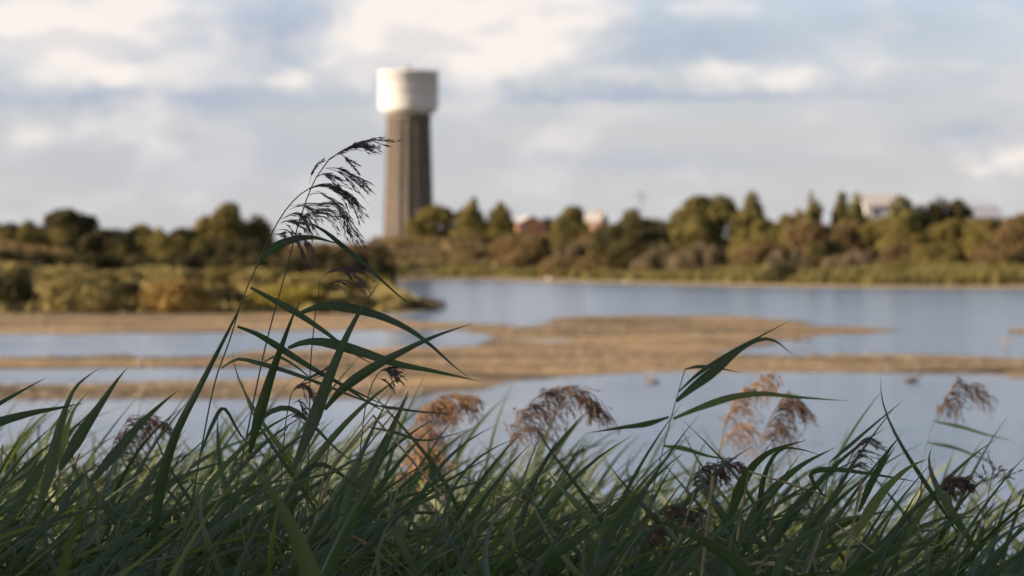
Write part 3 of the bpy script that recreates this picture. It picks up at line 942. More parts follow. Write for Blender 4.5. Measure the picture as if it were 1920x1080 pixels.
def build_tower():
    d = 710.0
    p = at(766, 445, d)
    zg = float(terrain_h(p.x, d)) - 0.3
    root = empty('water_tower', (p.x, d, zg), 'tall brown water tower with wide white tank on the skyline', 'water tower')
    zt = at(763, 134, d).z - zg                   # tank top
    zb = at(763, 210, d).z - zg                   # tank bottom
    m = d / FPX
    rt, rs1, rs0 = 56 * m, 39 * m, 46 * m
    n = 16
    V, F = lathe([(rs0 * 1.10, 0), (rs0 * 1.10, 1.2), (rs0, 1.3), (rs0 - (rs0 - rs1) * .5, zb * .5), (rs1, zb - 2.0), (rs1, zb + 0.5)], n)
    quads_obj('shaft', V, F, M['brick'], root)
    # the tapering ribs between the shaft's faces
    for k in range(n):
        a = 2 * math.pi * k / n
        ca, sa = math.cos(a), math.sin(a)
        parts = []
        zs = np.linspace(0.0, zb - 1.9, 7)
        P = []
        for z in zs:
            r = rs0 + (rs1 - rs0) * min(z / (zb - 2.0), 1)
            for dr, dt in ((-.15, -.32), (.26, -.26), (.26, .26), (-.15, .32)):
                P.append(((r + dr) * ca - dt * sa, (r + dr) * sa + dt * ca, z + 1.25))
        P = np.array(P)
        i = np.arange(len(P)).reshape(-1, 4); j = np.roll(i, -1, axis=1)
        Fq = np.stack([i[:-1], j[:-1], j[1:], i[1:]], -1).reshape(-1, 4)
        Fq = np.concatenate([Fq, [[i[-1][0], i[-1][1], i[-1][2], i[-1][3]]]])
        quads_obj('rib', P, Fq, M['rib'], root)
    V, F = lathe([(rs1 + .02, zb - 2.1), (rs1 + .55, zb - 1.9), (rs1 + .55, zb - 1.3), (rs1 + .2, zb - 1.2), (rs1 + .1, zb - .1)], 48)
    quads_obj('collar', V, F, M['rib'], root)
    V, F = lathe([(rs1 - .4, zb - .75), (rs1 + .9, zb - .45), (rt - .5, zb + .35), (rt, zb + 1.1), (rt, zt - .45), (rt + .16, zt - .40), (rt + .16, zt - .05), (rt - .1, zt), (rt - .8, zt + .02), (0.3, zt + .75), (0.0, zt + .76)], 64)
    tank = quads_obj('tank', V, F, M['white'], root, smooth=False)
    for z in (zb + 3.2, zb + 6.0):
        V, F = lathe([(rt - .02, z - .12), (rt + .05, z - .1), (rt + .05, z + .1), (rt - .02, z + .12)], 64)
        quads_obj('hoop', V, F, M['white'], tank)
    V, F = join([lathe([(.7, zt + .5), (.7, zt + 1.05), (.8, zt + 1.07), (0.0, zt + 1.3)], 16)])
    quads_obj('roof_hatch', V, F, M['rib'], root)
    V, F = tube([(0.4, 0, zt + 1.0), (0.4, 0, zt + 2.6)], [.06, .03], 6)
    quads_obj('mast', V, F, M['metal'], root)
    # slit windows up the sunny side
    for k, z in enumerate((7.0, 14.0, 21.0)):
        a = math.atan2(-1, -0.35)
        r = rs0 + (rs1 - rs0) * z / zb
        b = box(r - .28, r + .04, -.3, .3, z, z + 1.6)
        Vb = b[0].copy(); ca, sa = math.cos(a), math.sin(a)
        Vr = np.stack([Vb[:, 0] * ca - Vb[:, 1] * sa, Vb[:, 0] * sa + Vb[:, 1] * ca, Vb[:, 2]], -1)
        quads_obj('slit_window', Vr, b[1], M['glass'], root)


build_tower()

# ------------------------------------------------------------------ houses, shed, pole


def house(name, xl, xr, ytop, dist, wall_h, depth, wall, roof, label, rz=0.0, chimney=True, ridge_along=True, roof_h=None):
    p = at((xl + xr) / 2, ytop, dist)
    w = (xr - xl) / FPX * dist
    zg = float(terrain_h(p.x, dist)) - 0.2
    H = p.z - zg
    rh = roof_h or max(w * 0.28, 1.4)
    eh = H - rh
    root = empty(name, (p.x, dist, zg), label, 'building')
    root.rotation_euler.z = rz
    x, y = w / 2, depth / 2
    V = [(-x, -y, 0), (x, -y, 0), (x, y, 0), (-x, y, 0), (-x, -y, eh), (x, -y, eh), (x, y, eh), (-x, y, eh)]
    F = [(0, 1, 5, 4), (1, 2, 6, 5), (2, 3, 7, 6), (3, 0, 4, 7)]
    if ridge_along:
        V += [(-x, 0, H - .05), (x, 0, H - .05)]
        F += [(4, 8, 7), (5, 6, 9)]
    else:
        V += [(0, -y, H - .05), (0, y, H - .05)]
        F += [(4, 5, 8), (7, 9, 6)]
    mesh_obj('wall', V, F, M[wall], root)
    o, t = 0.35, 0.22
    if ridge_along:
        sl = (H - eh) / y
        V = [(-x - o, -y - o, eh - o * sl), (x + o, -y - o, eh - o * sl), (x + o, 0, H), (-x - o, 0, H), (-x - o, y + o, eh - o * sl), (x + o, y + o, eh - o * sl)]
        F1 = [(0, 1, 2, 3), (3, 2, 5, 4)]
    else:
        sl = (H - eh) / x
        V = [(-x - o, -y - o, eh - o * sl), (-x - o, y + o, eh - o * sl), (0, y + o, H), (0, -y - o, H), (x + o, -y - o, eh - o * sl), (x + o, y + o, eh - o * sl)]
        F1 = [(0, 3, 2, 1), (3, 4, 5, 2)]
    k = len(V)
    V = V + [(a, b, c + t) for a, b, c in V]
    F = [tuple(reversed(f)) for f in F1] + [tuple(i + k for i in f) for f in F1]
    edge = {}
    for f in F1:
        for a, b in zip(f, f[1:] + f[:1]):
            edge[(a, b)] = 1
    F += [(a, b, b + k, a + k) for a, b in edge if (b, a) not in edge]
    rf = mesh_obj('roof', V, F, M[roof], root)
    if chimney:
        b = box(x * .35, x * .35 + .7, -.35, .35, H - .6, H + .9)
        quads_obj('chimney', b[0], b[1], M[wall], rf)
    nw = max(2, int(w / 2.6))
    for k in range(nw):
        cx = -x + (k + .5) * 2 * x / nw
        if eh > 2.2:
            for zz in ((eh - 1.75,) if eh < 4.6 else (eh - 1.75, eh - 4.4)):
                b = box(cx - .55, cx + .55, -y - .05, -y + .05, zz, zz + 1.25)
                wn = quads_obj('window', b[0], b[1], M['render'], root)
                for sx in (-.26, .26):
                    b = box(cx + sx - .20, cx + sx + .20, -y - .07, -y - .02, zz + .1, zz + 1.15)
                    quads_obj('pane', b[0], b[1], M['glass'], wn)
    b = box(-.5, .5, -y - .06, -y + .04, 0.2, 2.3)
    quads_obj('door', b[0], b[1], M['timber'], root)
    return root


house('brick_house', 962, 1017, 406, 690, 3, 7.5, 'orange', 'roof_pale', 'orange brick house with pale roof right of the twin-topped tree', 0.25, False, False, 1.9)
house('brick_house', 1095, 1132, 401, 680, 3, 7, 'orange', 'roof_pale', 'orange brick house with pale roof right of the pointed pine', -0.3, True, True, 1.8)
house('white_building', 1612, 1678, 366, 520, 4, 10, 'render', 'roof_pale', 'white building showing between the pine spires of the wood', 0.1, False, True, 2.0)
house('grey_shed', 1806, 1868, 387, 500, 3, 9, 'roof_grey', 'roof_grey', 'low grey shed with shallow grey roof behind the wood at right', 0.1, False, True, 2.0)


def build_pole():
    d = 720.0
    p = at(1203, 360, d)
    zg = float(terrain_h(p.x, d)) - 0.3
    h = p.z - zg
    root = empty('utility_pole', (p.x, d, zg), 'faint distant utility pole above the large round tree', 'pole')
    V, F = tube([(0, 0, 0), (0, 0, h)], [.12, .08], 8)
    quads_obj('post', V, F, M['timber'], root)
    for z in (h - .5, h - 1.6):
        b = box(-1.3, 1.3, -.16, -.08, z - .05, z + .05)
        a = quads_obj('crossarm', b[0], b[1], M['timber'], root)
        for x in (-1.15, -.5, .5, 1.15):
            V, F = lathe([(.05, z + .09), (.09, z + .16), (.05, z + .24), (.08, z + .3), (0, z + .34)], 8)
            quads_obj('insulator', V + np.array([x, -.12, 0]), F, M['metal'], a)


build_pole()

# ------------------------------------------------------------------ birds


def bird(px, py, size, yaw, mat, label, swim=False, z0=0.0, name='wading_bird'):
    X, Y = on_water(px, py)
    root = empty(name, (X, Y, z0), label, 'bird')
    root.rotation_euler.z = yaw
    s = size
    leg = 0.0 if swim else 0.32 * s
    path = [(-.52, 0, .20), (-.36, 0, .20), (-.15, 0, .19), (.08, 0, .20), (.24, 0, .27), (.33, 0, .38), (.40, 0, .44), (.47, 0, .44), (.52, 0, .43)]
    rad = [.01, .05, .12, .135, .10, .055, .065, .055, .02]
    V, F = tube([(a * s, b * s, c * s + leg - (0.1 * s if swim else 0)) for a, b, c in path], [r * s for r in rad], 10)
    quads_obj('body', V, F, M[mat], root, smooth=True)
    up = leg - (0.1 * s if swim else 0)
    V, F = tube([(.50 * s, 0, .43 * s + up), (.66 * s, 0, .40 * s + up)], [.02 * s, .004 * s], 6)
    quads_obj('beak', V, F, M['beak'], root)
    for sy in (-1, 1):
        V, F = tube(smooth_path([(.10 * s, sy * .10 * s, .27 * s + up), (-.15 * s, sy * .14 * s, .24 * s + up), (-.5 * s, sy * .03 * s, .21 * s + up)], 7), np.array([.02, .06, .075, .07, .05, .03, .005]) * s, 6)
        quads_obj('wing', V, F, M['bird_grey'] if mat == 'bird_white' else M[mat], root, smooth=True)
        if not swim:
            V, F = tube([(0, sy * .05 * s, .12 * s + leg), (-.03 * s, sy * .05 * s, leg * .5), (.0, sy * .05 * s, 0.005), (.08 * s, sy * .05 * s, 0.0)], [.014 * s, .012 * s, .012 * s, .008 * s], 5)
            quads_obj('leg', V, F, M['beak'], root)
    return root


bird(1030, 530, 1.0, 2.6, 'bird_white', 'white gull standing on the far shore, larger bright dot', z0=0.05, name='gull')
bird(1076, 531, .7, 0.3, 'bird_white', 'white gull on the far shore right of the larger one', z0=0.05, name='gull')
bird(1172, 533, .6, 2.9, 'bird_white', 'small white gull on the far shore below the pale scrub', z0=0.05, name='gull')
bird(1222, 718, .42, 3.0, 'bird_brown', 'brown duck swimming in front of the lower mudflat arm', True, name='duck')
bird(1710, 716, .48, 0.2, 'bird_brown', 'brown duck near the edge of the lower mudflat at right', True, name='duck')
bird(1490, 652, .5, 3.1, 'bird_brown', 'brown wader at the mudflat point beside the inlet')
bird(1512, 650, .5, 0.4, 'bird_grey', 'grey wader at the mudflat point, right of the brown one')
bird(1888, 655, .5, 1.9, 'bird_brown', 'brown wader standing in the inlet near the right picture edge')

# ------------------------------------------------------------------ reeds
WIND = np.array([1.0, 0.12, 0.0])


def leaf_geo(P, width, tilt, fold=0.42, view=None, twist=0.0):
    """blade along the path P: three points across, keeled, pointed at the tip; returns V, F, uv"""
    P = np.asarray(P, dtype=float)
    n = len(P)
    T = np.gradient(P, axis=0); T /= np.linalg.norm(T, axis=1)[:, None] + 1e-12
    ref = np.asarray(view if view is not None else (0, 1, 0), dtype=float)
    A = np.cross(T, ref); A /= np.linalg.norm(A, axis=1)[:, None] + 1e-9
    B = np.cross(A, T)
    t = np.linspace(0, 1, n)
    ang = (tilt + twist * t)[:, None]
    S = A * np.cos(ang) + B * np.sin(ang)
    Nn = np.cross(S, T)
    w = width * 0.5 * np.minimum(0.34 + 2.6 * t, 1.0) * np.clip((1 - t) / 0.72, 0, 1) ** 0.95
    w = np.maximum(w, width * 0.012)[:, None]
    V = np.stack([P - S * w + Nn * w * fold, P, P + S * w + Nn * w * fold], 1).reshape(-1, 3)
    uv = np.stack([np.tile([0.0, 0.5, 1.0], n), np.repeat(t, 3)], -1)
    i = np.arange(n * 3).reshape(n, 3)
    F = np.concatenate([np.stack([i[:-1, 0], i[:-1, 1], i[1:, 1], i[1:, 0]], -1), np.stack([i[:-1, 1], i[:-1, 2], i[1:, 2], i[1:, 1]], -1)])
    return V, F, uv


def strands(line, count, spread, length_spike, g, r=0.00045, start=0.35, spikes=19, fluff=1.0):
    """a sheaf of thin branchlets with spikelets following a 3D line"""
    parts = []
    C = smooth_path(line, 26)
    Lh = np.linalg.norm(np.diff(C, axis=0), axis=1).sum()
    for k in range(count):
        a0 = g.uniform(0, start); a1 = g.uniform(0.72, 1.0)
        i0, i1 = int(a0 * 25), max(int(a1 * 25), int(a0 * 25) + 6)
        Q = C[i0:min(i1 + 1, 26)].copy()
        m = len(Q)
        tt = np.linspace(0, 1, m)[:, None]
        off = g.normal(size=3) * spread * np.array([1, 1, 1])
        Q = Q + off * tt ** 1.3 + np.array([0, 0, -1]) * spread * 0.6 * tt ** 2 + np.sin(tt * g.uniform(3, 7) + g.uniform(0, 6)) * g.normal(size=3) * spread * 0.22 * tt
        parts.append(tube(Q, np.linspace(r, r * 0.5, m), 3))
        T = np.gradient(Q, axis=0); T /= np.linalg.norm(T, axis=1)[:, None] + 1e-12
        for s in range(spikes):
            u = g.uniform(0.22, 1.0) * (m - 1)
            i = int(min(u, m - 2)); c = Q[i] + (Q[i + 1] - Q[i]) * (u - i)
            dr = T[i] + g.normal(size=3) * 0.20 * fluff + np.array([0.15, 0, -0.12])
            dr /= np.linalg.norm(dr)
            sd = np.cross(dr, g.normal(size=3)); sd /= np.linalg.norm(sd) + 1e-9
            ln = length_spike * g.uniform(0.6, 1.25); wd = ln * 0.068
            parts.append((np.array([c, c + dr * ln * .4 + sd * wd, c + dr * ln, c + dr * ln * .4 - sd * wd]), np.array([[0, 1, 2, 3]])))
    return parts


def ground_extend(pts, sway=0.10):
    """carry a stem from its lowest visible point down to the soil"""
    b = pts[0]
    n = pts[1]
    zg = float(bank_h(b.y))
    h = b.z - zg
    dx = (n.x - b.x) / max(n.z - b.z, 1e-3)
    out = []
    for t in (1.0, 0.66, 0.33):
        z = b.z - h * t
        out.append(Vector((b.x - dx * h * (t - 0.42 * t * t), b.y, z - (0.05 if t == 1 else 0))))
    return out + pts


def px_path(pl, d0, d1):
    n = len(pl)
    return [at(q[0], q[1], d0 + (d1 - d0) * i / max(n - 1, 1)) for i, q in enumerate(pl)]


def reed(label, depth, stem, leaves=(), sheaves=(), pan='pan_dark', auto=None, group=None, seed=0, stem_r=0.0032, leafmat='leaf', strand_n=7, thick=1.0):
    """one reed that stands out: stem, leaves and plume from pixel traces at their own depth"""
    g = np.random.default_rng(900 + seed)
    sp = px_path(stem, depth, depth)
    full = ground_extend(sp)
    base = full[0]
    root = empty('common_reed', base, label, 'reed', group)
    off = np.array(base)
    C = smooth_path(full, 110)
    V, F = tube(C - off, np.linspace(stem_r, stem_r * 0.32, 110), 6)
    quads_obj('stem', V, F, M['stem'], root, smooth=True)
    for k, lf in enumerate(leaves):
        pl, wpx = lf[0], lf[1]
        opt = lf[2] if len(lf) > 2 else {}
        dd = opt.get('d', depth)
        d1 = dd + opt.get('dz', g.uniform(-.10, .12))
        P = smooth_path(px_path(pl, dd, d1), 18)
        V, F, uv = leaf_geo(P - off, wpx * 0.82 / FPX * dd, opt.get('tilt', g.uniform(-.35, .35)), twist=opt.get('twist', g.uniform(-.4, .4)))
        quads_obj('leaf', V, F, M[opt.get('mat', leafmat)], root, uvs=uv, smooth=True)
    parts = []
    for pl, cnt, spr in sheaves:
        parts += strands([Vector(q) - base for q in px_path(pl, depth, depth + g.uniform(-.03, .03))], int(cnt * thick), spr * (1.25 if thick > 1 else 1) / FPX * depth, 0.0125, g)
    if auto:
        axis, size, n, fl = auto          # axis in pixels, branch length in pixels, sheaf count, fluffiness
        A = smooth_path(px_path(axis, depth, depth + .02), 24) - off
        parts.append(tube(A, np.linspace(.0012, .0004, 24), 4))
        Tn = np.gradient(A, axis=0); Tn /= np.linalg.norm(Tn, axis=1)[:, None]
        S = size / FPX * depth
        for k in range(n):
            t = (k + g.random()) / n
            i = int(t * 23)
            ln = S * (1.0 - 0.55 * t) * g.uniform(.7, 1.15)
            d0 = Tn[i] * 0.75 + g.normal(size=3) * 0.30 + WIND * 0.55
            d0 /= np.linalg.norm(d0)
            p0 = A[i]; p1 = p0 + d0 * ln * .45
            p2 = p1 + (d0 * 0.35 + WIND * 0.30 + np.array([0, 0, -0.55])) * ln * .45
            p3 = p2 + (WIND * 0.18 + np.array([0, 0, -0.85]) + g.normal(size=3) * .15) * ln * .32
            parts += strands([p0, p1, p2, p3], strand_n, ln * .13 * fl, 0.0115 * (0.8 + .3 * fl), g, spikes=int(15 + 6 * fl), fluff=fl)
    if parts:
        tri = []
        V, F = join(parts)
        quads_obj('panicle', V, F, M[pan], root)
    return root


def crop(lst):
    return [(480 + x / 3.857, 240 + y / 3.857) for x, y in lst]


def build_hero_reeds():
    D = 5.55
    reed('tall reed with purple plume arching over to the right, left of the water tower', D,
         [(330, 1075), (352, 985), (376, 850), (402, 720), (430, 640), (455, 560), (487, 487)] + crop([(110, 770), (170, 660), (240, 560), (320, 480), (400, 430), (480, 408), (560, 428)]),
         leaves=[([(487, 487), (505, 470), (530, 456), (560, 447), (590, 446), (615, 452), (640, 459)], 21, {'tilt': .2, 'twist': -.7}),
                 ([(470, 539), (515, 563), (560, 588), (610, 622), (660, 660), (712, 690)], 17, {'tilt': .3, 'twist': .2}),
                 ([(445, 612), (480, 625), (520, 648), (570, 680), (625, 712), (690, 745), (740, 768)], 17, {'tilt': .2, 'twist': .6}),
                 ([(415, 690), (432, 678), (452, 672), (490, 681), (540, 696), (610, 722), (680, 750), (745, 772)], 13, {'tilt': .7, 'twist': -.4}),
                 ([(290, 1075), (288, 1010), (300, 910), (328, 815), (372, 728), (415, 645), (448, 580), (462, 552), (482, 546)], 27, {'d': 5.5, 'tilt': .15, 'twist': .2}),
                 ([(376, 850), (395, 800), (420, 765), (455, 820), (500, 860)], 12, {'tilt': .6})],
         sheaves=[(crop([(320, 480), (400, 432), (480, 410), (560, 428), (640, 470), (710, 530), (760, 620), (785, 668)]), 22, 7),
                  (crop([(500, 340), (545, 375), (620, 440), (700, 500), (815, 590)]), 5, 5),
                  (crop([(240, 565), (370, 545), (470, 550), (560, 545), (620, 590), (660, 660), (700, 720), (780, 840)]), 11, 7),
                  (crop([(560, 560), (640, 640), (680, 740), (795, 845)]), 6, 6),
                  (crop([(220, 600), (330, 560), (420, 600), (520, 605), (590, 650), (620, 690), (625, 750)]), 11, 7),
                  (crop([(180, 660), (270, 620), (340, 640), (390, 720), (430, 780)]), 11, 7),
                  (crop([(160, 690), (220, 675), (300, 690), (345, 725)]), 7, 6),
                  (crop([(140, 740), (220, 738), (280, 790), (330, 860), (380, 960), (440, 1010)]), 8, 5),
                  (crop([(200, 760), (300, 770), (360, 825), (400, 880), (462, 948)]), 6, 4),
                  (crop([(120, 765), (200, 770), (240, 800)]), 4, 5)], seed=1, thick=1.3)
    reed('tall reed with purple plume reaching highest, tip crossing the water tower shaft', D + .04,
         [(412, 1078), (440, 930), (462, 820), (482, 720), (505, 620)] + crop([(210, 1060), (265, 850), (310, 680), (345, 580), (375, 490), (410, 410), (440, 350), (490, 280), (530, 225), (600, 178), (680, 145)]),
         leaves=[([(582, 418), (612, 435), (645, 462), (690, 500), (730, 538), (768, 570), (800, 590)], 13, {'tilt': .45, 'twist': .3}),
                 ([(462, 820), (500, 775), (545, 765), (590, 800), (640, 850), (690, 880)], 15, {'tilt': .5}),
                 ([(492, 680), (520, 668), (560, 690), (610, 735)], 9, {'tilt': .7})],
         sheaves=[(crop([(510, 245), (620, 170), (740, 122), (830, 135), (912, 158)]), 18, 4),
                  (crop([(640, 160), (740, 112), (850, 86), (990, 86), (1050, 76)]), 5, 3),
                  (crop([(580, 190), (620, 195), (680, 250), (745, 310)]), 5, 4),
                  (crop([(490, 290), (600, 292), (680, 330), (760, 370), (836, 436)]), 9, 6),
                  (crop([(500, 290), (620, 325), (700, 370), (822, 462)]), 5, 6),
                  (crop([(430, 360), (490, 330), (560, 345), (650, 370)]), 5, 6),
                  (crop([(385, 420), (400, 340), (430, 265), (495, 210)]), 3, 3),
                  (crop([(375, 490), (450, 470), (520, 500), (600, 560), (640, 640)]), 6, 6),
                  (crop([(310, 690), (340, 640), (400, 640), (440, 690)]), 6, 6)], seed=2, thick=1.3)
    # blades that stand clear of the bed
    reed('reed with three broad upright blades crossing under the tall purple plumes', D - .02,
         [(470, 1075), (490, 960), (512, 850), (540, 800)],
         leaves=[([(468, 850), (482, 790), (505, 712), (530, 642), (550, 590), (564, 563)], 27, {'tilt': .1, 'twist': .1}),
                 ([(550, 880), (585, 795), (618, 705), (650, 630), (680, 575), (712, 528)], 31, {'tilt': -.1, 'twist': .15}),
                 ([(608, 768), (640, 730), (690, 693), (750, 660), (815, 630), (887, 606)], 25, {'tilt': .25, 'twist': .3})], seed=3)
    reed('reed whose long leaves sweep right across the mudflat below the plumes', D + .1,
         [(560, 1075), (575, 940), (580, 800), (582, 690), (590, 600), (600, 528)],
         leaves=[([(540, 652), (575, 640), (620, 643), (680, 660), (745, 682), (810, 695), (905, 716)], 25, {'tilt': .3, 'twist': -.2}),
                 ([(556, 590), (600, 573), (650, 575), (710, 590), (765, 615), (810, 648), (850, 685), (885, 712)], 24, {'tilt': .3, 'twist': .5}),
                 ([(582, 690), (640, 720), (700, 760), (740, 780)], 10, {'tilt': .6})],
         sheaves=[([(600, 528), (615, 510), (645, 507), (670, 530), (690, 555)], 9, 7), ([(604, 520), (640, 503), (680, 505), (715, 520)], 7, 7), ([(598, 545), (630, 530), (660, 545)], 5, 7)], seed=4)
    reed('short reed with small dark drooping plume in front of the near water', D + .05,
         [(520, 1075), (524, 960), (530, 860), (536, 790), (546, 738)],
         sheaves=[([(546, 740), (556, 726), (572, 724), (588, 742), (596, 752)], 14, 5), ([(548, 735), (575, 712), (600, 698), (622, 682)], 6, 6),
                  ([(540, 765), (560, 752), (575, 770), (585, 790)], 7, 6), ([(538, 790), (556, 780), (575, 792)], 4, 6)],
         leaves=[([(524, 960), (560, 900), (600, 870), (660, 905), (720, 960)], 14)], seed=5)
    reed('thin reed topped by a small dark tuft left of the golden plume', D + .08,
         [(655, 1075), (664, 960), (674, 860), (684, 770), (697, 722), (708, 702)],
         sheaves=[([(706, 704), (718, 694), (734, 698), (752, 714)], 16, 5), ([(704, 708), (725, 715), (742, 738)], 3, 4), ([(708, 700), (730, 690), (756, 690)], 6, 4)],
         leaves=[([(664, 960), (700, 870), (735, 800), (762, 742), (766, 730)], 20, {'tilt': .1}),
                 ([(700, 760), (740, 765), (790, 772), (860, 778)], 8, {'tilt': .5}),
                 ([(690, 800), (740, 810), (800, 825), (900, 800)], 8, {'tilt': .5})], seed=6)
    # left edge
    reed('reed at the left edge with blades standing over the near water', 5.3,
         [(20, 1078), (50, 960), (80, 880), (100, 820)],
         leaves=[([(70, 960), (95, 870), (110, 800), (135, 735), (160, 708), (188, 690)], 30, {'tilt': .1, 'twist': .5}),
                 ([(-60, 812), (0, 790), (60, 774), (110, 765), (155, 756)], 22, {'tilt': .2}),
                 ([(-40, 780), (0, 755), (40, 733), (90, 706)], 12, {'tilt': .4})], seed=7)
    reed('reed near the left edge with two broad blades leaning right', 5.4,
         [(105, 1078), (120, 960), (135, 890), (150, 850)],
         leaves=[([(112, 880), (150, 815), (190, 755), (220, 712), (240, 688)], 29, {'tilt': .05, 'twist': .1}),
                 ([(168, 905), (215, 850), (262, 795), (305, 755), (337, 730)], 26, {'tilt': .1, 'twist': .2}),
                 ([(110, 960), (125, 930), (150, 900), (170, 880)], 20)], seed=8)
    reed('yellowed reed blade upright among green ones near the left edge', 6.6,
         [(95, 1078), (105, 960), (112, 880), (118, 850)],
         leaves=[([(112, 880), (122, 820), (138, 770), (168, 732)], 16, {'mat': 'leaf_y'}), ([(112, 870), (118, 800), (140, 750)], 13, {'mat': 'leaf_y'})], seed=9)
    # near, soft blades
    reed('nearest broad soft blade low in the middle left', 4.3, [(600, 1300), (590, 1200), (580, 1120)],
         leaves=[([(610, 1180), (585, 1085), (548, 990), (505, 915), (458, 862)], 48, {'d': 4.3, 'tilt': .1}), ([(590, 1140), (640, 1010), (700, 890), (768, 735)], 30, {'d': 4.9, 'tilt': .2})], seed=10)
    reed('near yellow-brown blade slanting down at lower right', 4.8, [(1500, 1260), (1480, 1190), (1440, 1120)],
         leaves=[([(1440, 1120), (1370, 1050), (1300, 1005), (1215, 968)], 36, {'d': 4.8, 'tilt': .3}), ([(1440, 1120), (1480, 1030), (1560, 980), (1640, 965)], 26, {'d': 4.9})], seed=11)
    # plumes standing in the sun at the water side
    reed('golden sunlit plume in the middle of the reed bed', 8.7, [(715, 1060), (735, 950), (752, 880), (772, 810), (790, 770)],
         auto=([(738, 915), (756, 860), (775, 805), (797, 765), (828, 748), (868, 746)], 112, 42, 1.3), pan='pan_sunlit', seed=12, strand_n=12)
    reed('short sunlit-golden plume sunk in the leaves below the tallest golden one', 8.5, [(735, 1075), (742, 980), (748, 930), (760, 880)],
         auto=([(740, 935), (755, 890), (780, 860), (800, 850)], 100, 24, 1.3), pan='pan_sunlit', seed=22, strand_n=8)
    reed('brown plume arching right, first right of the golden ones', 7.9, [(925, 1060), (940, 950), (955, 860), (975, 790), (1000, 750)],
         auto=([(950, 845), (965, 805), (990, 758), (1030, 735), (1070, 738), (1112, 772)], 118, 32, 1.2), pan='pan_brown', seed=13, strand_n=8)
    reed('reed with wind-torn leaves standing alone against the right water', 6.5,
         [(1195, 1070), (1215, 960), (1236, 870), (1258, 785), (1272, 735), (1285, 690)],
         leaves=[([(1268, 752), (1300, 725), (1345, 690), (1385, 655), (1420, 637), (1452, 638), (1490, 668)], 24, {'tilt': .2, 'twist': .3}),
                 ([(1272, 735), (1310, 700), (1370, 660), (1430, 628), (1488, 598)], 10, {'tilt': .3}),
                 ([(1284, 692), (1310, 687), (1345, 690), (1395, 700)], 9, {'tilt': .4}),
                 ([(1262, 785), (1310, 765), (1370, 745), (1430, 738), (1490, 744), (1590, 752)], 17, {'tilt': .3}),
                 ([(1255, 782), (1215, 795), (1165, 802), (1100, 812)], 14, {'tilt': .3}),
                 ([(1244, 836), (1280, 840), (1330, 855), (1380, 862)], 12, {'tilt': .3})], seed=14, stem_r=.003)
    reed('orange-brown plume with a sunlit top, left of a matching pair', 8.9, [(1330, 1060), (1338, 960), (1346, 880), (1358, 810), (1372, 765)],
         auto=([(1350, 850), (1358, 800), (1375, 758), (1400, 728), (1436, 708)], 105, 22, 1.2), pan='pan_sunlit', seed=15, strand_n=8)
    reed('brown plume, right one of a matching pair', 8.5, [(1400, 1060), (1412, 960), (1424, 880), (1436, 810), (1452, 770)],
         auto=([(1425, 838), (1436, 800), (1455, 765), (1478, 752), (1494, 765)], 92, 20, 1.2), pan='pan_brown', seed=16, strand_n=8)
    reed('lone light brown plume on a pale stem at far right', 9.2, [(1700, 1060), (1715, 950), (1730, 860), (1748, 800), (1760, 760)],
         auto=([(1757, 795), (1764, 765), (1780, 738), (1808, 725), (1834, 738)], 80, 17, 1.1), pan='pan_brown',
         leaves=[([(1752, 790), (1800, 800), (1850, 815), (1905, 828)], 9), ([(1740, 830), (1790, 840), (1840, 860), (1880, 880)], 8)], seed=17, strand_n=7)
    reed('dark blue-black plume in shade at right', 6.4, [(1535, 1070), (1545, 990), (1560, 940), (1580, 890), (1598, 850)],
         sheaves=[([(1592, 868), (1604, 842), (1625, 826), (1645, 832), (1660, 848)], 16, 7), ([(1590, 880), (1612, 850), (1636, 850), (1650, 865)], 9, 7), ([(1585, 892), (1610, 872), (1635, 880)], 7, 7)], seed=18)
    reed('reed with a straight bare blade slanting across the right water', 6.0, [(1520, 1075), (1535, 980), (1548, 920), (1556, 865)],
         leaves=[([(1556, 866), (1590, 838), (1640, 795), (1695, 750)], 9, {'tilt': .2}), ([(1545, 930), (1520, 890), (1560, 880), (1640, 890), (1730, 905)], 13)], seed=19)
    reed('dark plume half hidden behind leaves at lower right of middle', 5.9, [(1165, 1090), (1175, 1040), (1185, 1000)],
         auto=([(1180, 1030), (1200, 985), (1240, 955), (1300, 955)], 110, 15, 1.1), pan='pan_brown', seed=20)
    reed('dark plume lying low among leaves under the matching pair', 6.3, [(1270, 1090), (1280, 1000), (1290, 920)],
         auto=([(1285, 925), (1300, 890), (1340, 872), (1380, 875)], 90, 14, 1.1), pan='pan_brown', seed=21)
    reed('open airy young plume at the right edge', 6.6, [(1835, 1075), (1845, 980), (1855, 920), (1862, 880)],
         sheaves=[([(1862, 900), (1860, 870), (1850, 840)], 4, 8), ([(1860, 905), (1875, 880), (1890, 860)], 4, 8), ([(1858, 915), (1880, 900), (1915, 885)], 4, 8), ([(1856, 915), (1840, 890), (1825, 880)], 4, 8)], seed=23)
    reed('dark drooping plume deep in the leaves at right', 6.4, [(1740, 1090), (1748, 1000), (1756, 940)],
         auto=([(1754, 945), (1765, 915), (1785, 900), (1810, 905)], 70, 12, 1.1), pan='pan_brown', seed=24)
    reed('grey-brown plume behind blades at left', 7.2, [(175, 1080), (188, 980), (198, 900), (210, 840)],
         auto=([(200, 885), (212, 835), (235, 795), (265, 783), (296, 795)], 95, 18, 1.2), pan='pan_brown', seed=25)
    reed('reed with crossing broad blades right of the matching plumes', 5.5, [(1370, 1080), (1390, 1010), (1410, 960)],
         leaves=[([(1385, 1010), (1440, 930), (1500, 875), (1568, 838)], 27, {'tilt': .1}), ([(1365, 985), (1395, 900), (1440, 850), (1512, 825)], 26, {'tilt': .1}), ([(1420, 1000), (1430, 900), (1460, 845), (1500, 842), (1545, 856)], 15, {'tilt': .5})], seed=26)
